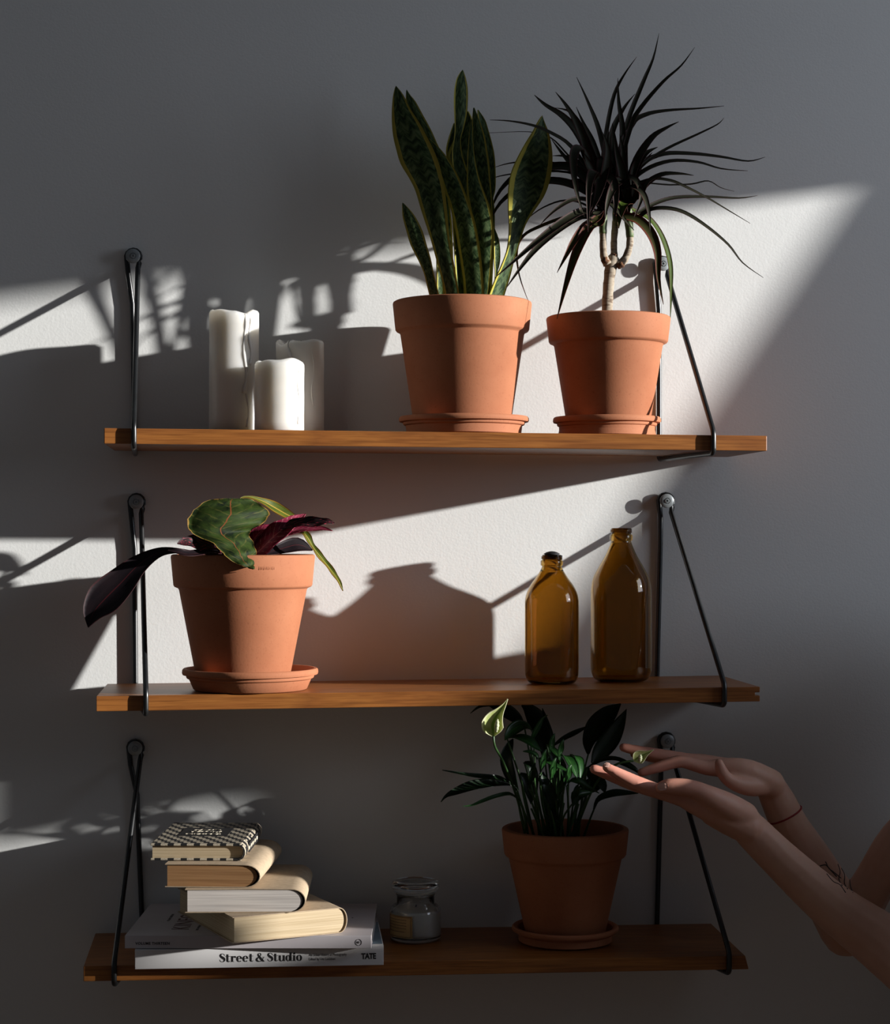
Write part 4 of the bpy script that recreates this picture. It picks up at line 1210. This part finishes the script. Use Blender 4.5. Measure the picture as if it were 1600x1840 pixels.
Z3 = ZK + .0154
paperback((-.0076, -.272, Z3), math.radians(19.5), .143, .205, .0300, .010, M['pages_tan'], 'largest kraft covered paperback turned askew on the magazine, cream pages')
Z4 = Z3 + .0304
paperback((-.0625, -.2415, Z4), math.radians(-5), .1400, .165, .0275, .017, M['pages_white'], 'kraft covered paperback with white page edges in the middle of the stack', warp=.0004)
Z5 = Z4 + .0282
paperback((-.0862, -.229, Z5), math.radians(-9), .1120, .185, .0270, .019, M['pages_brown'], 'kraft covered paperback with brown page edges under the patterned hardback', warp=.0004)
Z6 = Z5 + .0278
tb = empty('hardback_book', (-.1040, -.2070, Z6), 'small black and cream patterned hardback on top of the book stack', 'book', None, math.radians(-7.5))
tw_, tl, tt = .111, .168, .0195
for nm, z in (('back_board', .0012), ('front_board', tt - .0012)):
    o = link(nm, from_bm(box_bm(tw_ - .004, tl, .0024, .0006, 2)), M['pattern'], tb, smooth=False); o.location = (tw_ / 2 - .002, tl / 2, z)
bm = bmesh.new(); n = 10
ro = [(tw_ - .008 + (.009) * math.cos(PI / 2 - PI * k / n), tt / 2 + (tt / 2) * math.sin(PI / 2 - PI * k / n)) for k in range(n + 1)]
ri = [(tw_ - .008 + (.0068) * math.cos(PI / 2 - PI * k / n), tt / 2 + (tt / 2 - .0022) * math.sin(PI / 2 - PI * k / n)) for k in range(n + 1)]
va = [[bm.verts.new((x, y, z)) for x, z in ro] for y in (0, tl)]; vb = [[bm.verts.new((x, y, z)) for x, z in ri] for y in (0, tl)]
for i in range(n):
    bm.faces.new((va[0][i], va[1][i], va[1][i + 1], va[0][i + 1])); bm.faces.new((vb[0][i], vb[0][i + 1], vb[1][i + 1], vb[1][i]))
    for e in (0, 1): bm.faces.new((va[e][i], va[e][i + 1], vb[e][i + 1], vb[e][i]))
for i in (0, n): bm.faces.new((va[0][i], va[1][i], vb[1][i], vb[0][i]))
o = link('spine', from_bm(bm), M['pattern'], tb); sharp(o, 50)
o = link('page_block', from_bm(box_bm(tw_ - .004, tl - .006, tt - .0050)), M['pages_tan'], tb, smooth=False); o.location = (tw_ / 2 - .0002, tl / 2, tt / 2)
o = link('cover_panel', from_bm(box_bm(.060, .062, .0004)), M['print'], tb, smooth=False); o.location = (tw_ * .47, tl * .54, tt + .0002)
o = link('spine_panel', from_bm(box_bm(.0005, .100, .0115)), M['print'], tb, smooth=False); o.location = (tw_ + .0010, tl * .5, tt / 2)
rnd = random.Random(3)
for row, (y, x0, x1) in enumerate(((.105, .036, .070), (.090, .034, .072), (.072, .030, .074))):
    pts = []; x = x0
    while x < x1:
        pts.append((x, y + rnd.uniform(-.005, .005) * (1 if row < 2 else .25), tt + .0005)); x += rnd.uniform(.0012, .0026)
    link('cover_script', tube(cr(pts, 3), .00045 if row < 2 else .0009, 5), M['print_cream'], tb)
for y, s_ in ((.050, .0045), (.066, .0045), (.085, .005), (.104, .0045), (.030, .006)):
    pts = [(tw_ + .0014, y + k * .0022, tt / 2 + (.0022 if k % 2 else -.0022) * rnd.uniform(.6, 1.2)) for k in range(6)]
    link('spine_script', tube(cr(pts, 3), .0005, 5), M['print_cream'], tb)

# ------------------------------------------------------------------ glass candle jar
YJ = -.083
jc = P(747, 1697, YJ); mj = MPP(747, YJ); zj = sz(2, jc.x) + .0002
jar = empty('candle_jar', (jc.x, YJ, zj), 'small glass jar candle with white wax, tan label and glass lid', 'candle jar')
k = mj
R = 46 * k
out = [(0, 0), (R - .004, 0), (R - .0008, .002), (R, .006), (R, 50 * k), (R - .001, 58 * k), (R - .005, 64 * k), (R - .0085, 66 * k), (R - .0085, 80 * k), (R - .0075, 82 * k), (R - .0075, 84 * k)]
inn = [(R - .0105, 84 * k), (R - .0108, 66 * k), (R - .0055, 58 * k), (R - .0032, 50 * k), (R - .0032, .010), (R - .006, .0075), (0, .0075)]
link('jar_glass', lathe(out + inn, 56), M['clear'], jar)
link('wax_fill', lathe([(0, .0080), (R - .0056, .0070), (R - .0030, .0100), (R - .0029, 50 * k), (R - .0052, 54 * k), (R - .009, 53 * k), (0, 52 * k)], 48), M['wax'], jar)
link('wick', tube([(0, 0, 52 * k), (.0006, 0, 56 * k), (.001, 0, 60 * k)], .0008, 6), M['wick'], jar)
lid = [(0, 85 * k), (R - .0110, 85 * k), (R - .0108, 88 * k), (R - .0045, 88.5 * k), (R - .0030, 92 * k), (R - .0022, 99 * k), (R - .0035, 105 * k), (R - .0075, 107 * k), (R - .012, 105 * k), (R * .3, 104 * k), (0, 104 * k)]
link('glass_lid', lathe(lid, 56), M['clear'], jar)
# wrapped label on the left front of the glass
g, uvg = [], []
for i in range(13):
    a = math.radians(-176 + 74 * i / 12)
    g.append([V(((R + .0004) * math.cos(a), (R + .0004) * math.sin(a), z * k)) for z in (11, 22, 33, 44, 50)]); uvg.append([(i / 12, q / 4) for q in range(5)])
lb = link('label', sheet(g, uvg, .0003), M['label_tan'], jar)
for z in (43, 38, 33, 28, 22):
    pts = [((R + .0007) * math.cos(math.radians(a)), (R + .0007) * math.sin(math.radians(a)), z * k) for a in range(-168, -124 + (z % 5) * 3, 4)]
    link('label_line', tube(pts, .00028, 5), M['print_red'], lb)
fr = []
for a0, a1, za, zb_ in ((-172, -106, 13, 13), (-106, -106, 13, 48), (-106, -172, 48, 48), (-172, -172, 48, 13)):
    for s in range(8):
        a = math.radians(a0 + (a1 - a0) * s / 8); fr.append(((R + .0007) * math.cos(a), (R + .0007) * math.sin(a), (za + (zb_ - za) * s / 8) * k))
link('label_border', tube(fr, .00025, 5, closed=True), M['print_red'], lb)


# ------------------------------------------------------------------ the person reaching in from the right
def blob(bm, pts, seg=14, rings=8):
    """tapered chain of spheres and cones: (world point, radius)"""
    def add(vs_, fs):
        bv = [bm.verts.new(v) for v in vs_]
        for f in fs: bm.faces.new([bv[i] for i in f])
    for p, r in pts:
        vs_ = [p + V((0, 0, r))]; fs = []
        for i in range(1, rings):
            t = PI * i / rings
            vs_ += [p + V((r * math.sin(t) * math.cos(2 * PI * k / seg), r * math.sin(t) * math.sin(2 * PI * k / seg), r * math.cos(t))) for k in range(seg)]
        vs_.append(p - V((0, 0, r))); e = len(vs_) - 1
        for k in range(seg):
            k2 = (k + 1) % seg
            fs.append((0, 1 + k, 1 + k2)); fs.append((e, e - seg + k2, e - seg + k))
            for i in range(rings - 2): fs.append((1 + i * seg + k, 1 + (i + 1) * seg + k, 1 + (i + 1) * seg + k2, 1 + i * seg + k2))
        add(vs_, fs)
    for (p, r), (q_, s) in zip(pts, pts[1:]):
        d = q_ - p
        if d.length < 1e-5: continue
        d.normalize(); n = d.orthogonal().normalized(); b = d.cross(n)
        ring = [n * math.cos(2 * PI * k / seg) + b * math.sin(2 * PI * k / seg) for k in range(seg)]
        vs_ = [p + u * r for u in ring] + [q_ + u * s for u in ring]
        fs = [(k, (k + 1) % seg, seg + (k + 1) % seg, seg + k) for k in range(seg)] + [tuple(range(seg))[::-1], tuple(range(seg, 2 * seg))]
        add(vs_, fs)


HC = lambda x, y: (1050 + .25 * x, 1310 + .25 * y)


def chain(bm, pts, n=3):
    """pts: (px, py, Y, radius px)"""
    s = cr(pts, n)
    blob(bm, [(P(a, b, Y), r * MPP(a, Y)) for a, b, Y, r in s])


hb = bmesh.new()
H_ = lambda x, y, Y, r: (*HC(x, y), Y, r)
# near arm (thumb towards the camera)
def wchain(bm, pts, n=3):
    s = cr([tuple(p) for p in pts], n)
    blob(bm, [(V(q[:3]), q[3]) for q in s], 28, 18)


SHN, SHF = V((1.035, -.450, 1.190)), V((.900, -.225, 1.185))       # near (left) and far (right) shoulder
wchain(hb, [(*SHN, .048), (.965, -.415, 1.035, .047), (.895, -.365, .950, .043), (.845, -.320, .885, .040)])
ua = P(1640, 1490, -.212)
wchain(hb, [(*SHF, .046), (*SHF.lerp(ua, .4), .041), (*SHF.lerp(ua, .75), .034), (*ua, .0285)])
face_d = V((-.86, -.51, 0)).normalized(); side = V((.51, -.86, 0)).normalized()      # looking direction, own left
tc = V((1.100, -.225, 0))                                                             # middle of the trunk
TORSO = [(.40, .118, .155), (.50, .125, .160), (.60, .112, .142), (.70, .100, .128), (.80, .104, .134), (.90, .114, .146), (1.00, .116, .152), (1.08, .104, .150), (1.14, .080, .120), (1.175, .055, .075)]


def torso(bm, grow=0.0, z0=0.0, z1=9):
    for z, a, b in TORSO:
        if not z0 <= z <= z1: continue
        c_ = tc + V((0, 0, z)) + face_d * (.02 if .85 < z < 1.1 else 0)
        for u in (-1, -.5, 0, .5, 1):
            r = a * (.62 + .38 * math.sqrt(1 - u * u * .8)) + grow
            blob(bm, [(c_ + side * u * (b - a * .55), r * (1.0 if abs(u) < .9 else .80))], 20, 12)
    zs = [t for t in TORSO if z0 <= t[0] <= z1]
    for u in (-.8, -.4, 0, .4, .8):
        blob(bm, [(tc + V((0, 0, z)) + side * u * (b - a * .55), a * (.62 + .38 * math.sqrt(1 - u * u * .8)) * .95 + grow) for z, a, b in zs], 20, 12)


torso(hb)
sh_mid = tc + V((0, 0, 1.125))
wchain(hb, [(*SHN, .050), (*(SHN.lerp(sh_mid, .5) + V((0, 0, .052))), .062), (*sh_mid, .065)])
wchain(hb, [(*(SHN + V((.005, .02, -.05))), .055), (*(SHN.lerp(sh_mid, .5) + V((0, 0, -.05))), .085), (*(sh_mid + V((0, 0, -.06))), .10)])
wchain(hb, [(*SHN, .050), (*(SHN.lerp(sh_mid, .22) + V((0, 0, .032))), .056), (*(SHN.lerp(sh_mid, .5) + V((0, 0, .050))), .062)])
wchain(hb, [(*SHF, .048), (*(SHF.lerp(sh_mid, .5) + V((0, 0, .012))), .055), (*sh_mid, .065)])
HD = tc + V((-.085, .020, 1.285))                                                     # head centre
wchain(hb, [(*(tc + V((0, 0, 1.13))), .060), (*(tc + V((-.020, .025, 1.18))), .053), (*(HD + V((.030, .005, -.070))), .050)])
wchain(hb, [(*(HD - face_d * .018 + V((0, 0, .022))), .088), (*(HD + face_d * .012 + V((0, 0, .012))), .080), (*(HD + face_d * .030 + V((0, 0, -.035))), .062), (*(HD + face_d * .052 + V((0, 0, -.082))), .034)])
wchain(hb, [(*(HD + face_d * .080 + V((0, 0, .010))), .012), (*(HD + face_d * .098 + V((0, 0, -.022))), .013)])          # nose
wchain(hb, [(*(HD + face_d * .082 + side * .016 + V((0, 0, -.056))), .009), (*(HD + face_d * .088 + V((0, 0, -.055))), .010), (*(HD + face_d * .082 - side * .016 + V((0, 0, -.056))), .009)])   # lips
for sg in (-1, 1):
    wchain(hb, [(*(HD + face_d * .070 + side * sg * .020 + V((0, 0, .030))), .016), (*(HD + face_d * .060 + side * sg * .045 + V((0, 0, .028))), .016)])      # brow
    wchain(hb, [(*(HD + side * sg * .080 + V((0, 0, .020))), .012), (*(HD + side * sg * .083 - face_d * .008 + V((0, 0, .0))), .013), (*(HD + side * sg * .079 + V((0, 0, -.022))), .009)])    # ear
chain(hb, [(1690, 1780, -.312, 60), (1600, 1705, -.27, 55), (1520, 1646, -.25, 46), (1485, 1619, -.243, 42.5), (1440, 1579, -.235, 39), (1390, 1532, -.228, 35), (1352, 1494, -.222, 33)])
# metacarpals of the near hand, index to little finger, then fingers
nh = [(-.240, (1232, 1437), (1150, 1409), (1117, 1393), (1091, 1379), 13.0), (-.222, (1226, 1434), (1138, 1408), (1100, 1394), (1068, 1382), 13.0),
      (-.204, (1230, 1434), (1150, 1411), (1115, 1400), (1085, 1390), 12.4), (-.188, (1240, 1438), (1178, 1420), (1152, 1411), (1130, 1403), 11.2)]
for Y, kn, pip, dip, tip, r in nh:
    chain(hb, [(1346, 1488, -.222 + (Y + .214) * .4, 27), (1300, 1466, Y + .004, 25), (kn[0] + 18, kn[1] + 8, Y, 19), (*kn, Y, r * 1.22), ((kn[0] + pip[0]) / 2, (kn[1] + pip[1]) / 2 + 1, Y, r * 1.06), (*pip, Y, r * 1.04), (*dip, Y, r * .88), (*tip, Y, r * .68)], 3)
# near thumb lying along the index finger
chain(hb, [(1338, 1466, -.232, 26), (1306, 1448, -.246, 25), (1272, 1429, -.256, 19), (1248, 1418, -.258, 16), (1226, 1414, -.258, 16), (1203, 1413, -.257, 14.5), (1189, 1415, -.256, 11)], 3)
chain(hb, [(1340, 1482, -.222, 33), (1310, 1474, -.228, 27), (1280, 1462, -.232, 22)], 2)
# far arm
chain(hb, [(1640, 1490, -.212, 41), (1608, 1525, -.196, 39), (1572, 1585, -.175, 38), (1532, 1655, -.150, 43), (1518, 1678, -.146, 40), (1496, 1622, -.146, 46), (1460, 1552, -.146, 41), (1422, 1487, -.146, 34), (1402, 1446, -.146, 31.5), (1388, 1418, -.146, 28)])
fh = [(-.170, (1272, 1380), (1222, 1368), (1186, 1378), (1153, 1388), 11.5), (-.152, (1262, 1370), (1205, 1360), (1160, 1352), (1121, 1343), 12.0),
      (-.134, (1264, 1368), (1210, 1364), (1172, 1360), (1140, 1355), 11.4), (-.118, (1276, 1370), (1232, 1368), (1205, 1366), (1182, 1362), 10.2)]
for Y, kn, pip, dip, tip, r in fh:
    chain(hb, [(1384, 1408, -.146 + (Y + .146) * .5, 27), (1345, 1388, Y, 24), (1305, 1380, Y, 19), (*kn, Y, r * 1.2), ((kn[0] + pip[0]) / 2, (kn[1] + pip[1]) / 2, Y, r * 1.06), (*pip, Y, r * 1.02), (*dip, Y, r * .90), (*tip, Y, r * .70)], 3)
# far thumb standing up out of the palm
chain(hb, [(1372, 1410, -.165, 20), (1348, 1412, -.178, 19), (1324, 1408, -.188, 15), (1306, 1398, -.193, 12), (1297, 1385, -.196, 11), (1292.5, 1371, -.197, 8.5)], 3)
me = from_bm(hb)
tmp = bpy.data.objects.new('tmp', me); COL.objects.link(tmp)
rm = tmp.modifiers.new('r', 'REMESH'); rm.mode = 'VOXEL'; rm.voxel_size = .0022
sm = tmp.modifiers.new('s', 'SMOOTH'); sm.iterations = 5; sm.factor = .5
dg = bpy.context.evaluated_depsgraph_get(); dg.update()
bme = bpy.data.meshes.new_from_object(tmp.evaluated_get(dg))
bpy.data.objects.remove(tmp)
person = empty('person', (P(1600, 1705, -.24).x, -.24, P(1600, 1705, -.24).z), 'person reaching in from the right, bare arms, both open hands cupping a peace lily bud', 'person')
bme.materials.clear()
body = adopt(link('body', bme, M['skin']), person)
# vest, hair and eyes (right of the frame)
def remeshed(bm, vox, it):
    t_ = bpy.data.objects.new('tmp', from_bm(bm)); COL.objects.link(t_)
    r_ = t_.modifiers.new('r', 'REMESH'); r_.mode = 'VOXEL'; r_.voxel_size = vox
    s_ = t_.modifiers.new('s', 'SMOOTH'); s_.iterations = it; s_.factor = .5
    d_ = bpy.context.evaluated_depsgraph_get(); d_.update()
    out = bpy.data.meshes.new_from_object(t_.evaluated_get(d_)); bpy.data.objects.remove(t_); out.materials.clear()
    return out


vb_ = bmesh.new(); torso(vb_, .006, .38, 1.09)
for sh in (SHN, SHF):
    q0 = sh.lerp(sh_mid, .62)
    wchain(vb_, [(*(q0 + V((0, 0, .025))), .045), (*(q0 + V((0, 0, -.03))), .062)])
adopt(link('vest', remeshed(vb_, .006, 6), M['vest']), person)
hr_ = bmesh.new()
wchain(hr_, [(*(HD + face_d * .020 + V((0, 0, .062))), .066), (*(HD - face_d * .035 + V((0, 0, .040))), .084), (*(HD - face_d * .060 + V((0, 0, -.020))), .070), (*(HD - face_d * .070 + V((0, 0, -.10))), .055), (*(HD - face_d * .085 + V((0, 0, -.19))), .040), (*(HD - face_d * .095 + V((0, 0, -.26))), .018)])
for sg in (-1, 1): wchain(hr_, [(*(HD + face_d * .035 + side * sg * .040 + V((0, 0, .060))), .034), (*(HD + side * sg * .058 + V((0, 0, .045))), .034), (*(HD - face_d * .045 + side * sg * .052 + V((0, 0, -.02))), .034)])
adopt(link('hair', remeshed(hr_, .004, 6), M['hair']), body)
for sg in (-1, 1):
    e_ = bmesh.new(); bmesh.ops.create_uvsphere(e_, u_segments=16, v_segments=10, radius=.0105)
    eo = link('eye', from_bm(e_), M['eye']); eo.location = HD + face_d * .080 + side * sg * .031 + V((0, 0, .008)); adopt(eo, body)
bvh = BVHTree.FromPolygons([v.co.copy() for v in bme.vertices], [tuple(p.vertices) for p in bme.polygons])
eye = V((0, -DC, CZ))


def on_skin(px, py, lift=.0003):
    d = (P(px, py, -.1) - eye).normalized()
    h, n, i_, dist = bvh.ray_cast(eye, d)
    return (h + n * lift) if h is not None else None


# fingernails seen in the photograph
def nail(cpx, dpx, lw, Yc):
    c = on_skin(*cpx)
    if c is None: return
    _, n, _, _ = bvh.find_nearest(c)
    t = (P(*dpx, Yc) - P(*cpx, Yc)).normalized(); t = (t - n * t.dot(n)).normalized(); b = n.cross(t)
    g_, u_ = [], []
    for i in range(7):
        v_ = -1 + i / 3; wv = math.sqrt(max(0, 1 - max(0, abs(v_) - .35) ** 2 / .45)) if abs(v_) > .35 else 1
        g_.append([c + t * (v_ * lw[0] / 2) + b * (q / 2 * lw[1] / 2 * wv) - n * (.0011 * (q / 2) ** 2 + .0004 * v_ * v_ - .0003) for q in (-2, -1, 0, 1, 2)])
        u_.append([(q / 4, i / 6) for q in range(5)])
    adopt(link('fingernail', sheet(g_, u_, .0006), M['nail']), body)


nail((1191, 1413), (1170, 1414), (.0125, .0095), -.26)
nail((1092, 1374), (1080, 1368), (.0070, .0070), -.25)
# red thread round the far wrist
c = P(1413, 1463, -.146); ax = (P(1455, 1550, -.146) - P(1402, 1446, -.146)).normalized()
e1 = V((0, 1, 0)); e1 = (e1 - ax * e1.dot(ax)).normalized(); e2 = ax.cross(e1)
pts = []
for k in range(40):
    a = 2 * PI * k / 40; d = e1 * math.cos(a) + e2 * math.sin(a)
    h, n, i_, dist = bvh.ray_cast(c + d * .06, -d)
    pts.append((h + d * .0008) if h is not None else c + d * .025)
for _ in range(2): pts = [(pts[k - 1] + pts[k] * 2 + pts[(k + 1) % 40]) / 4 + (pts[k] - c).normalized() * .0001 for k in range(40)]
adopt(link('thread_bracelet', tube(pts, .0011, 8, closed=True), M['thread']), person)['label'] = 'thin red thread bracelet'
# line tattoo near the far elbow
for st_ in ([(1474, 1556), (1484, 1554), (1492, 1562), (1504, 1575)], [(1484, 1548), (1490, 1560), (1500, 1568), (1512, 1578)], [(1506, 1553), (1510, 1566), (1508, 1580), (1514, 1592)],
            [(1512, 1560), (1518, 1572), (1518, 1588), (1524, 1598)], [(1520, 1564), (1527, 1578), (1529, 1592), (1533, 1604)], [(1486, 1570), (1498, 1584), (1510, 1590), (1520, 1604)]):
    q = [on_skin(x, y, .0001) for x, y in [(a, b) for a, b in cr(st_, 4)]]
    q = [p for p in q if p is not None]
    q = [p for i, p in enumerate(q) if i == 0 or (p - q[i - 1]).length < .006]
    if len(q) > 3: adopt(link('tattoo_line', tube(q, .0007, 5), M['ink']), body)
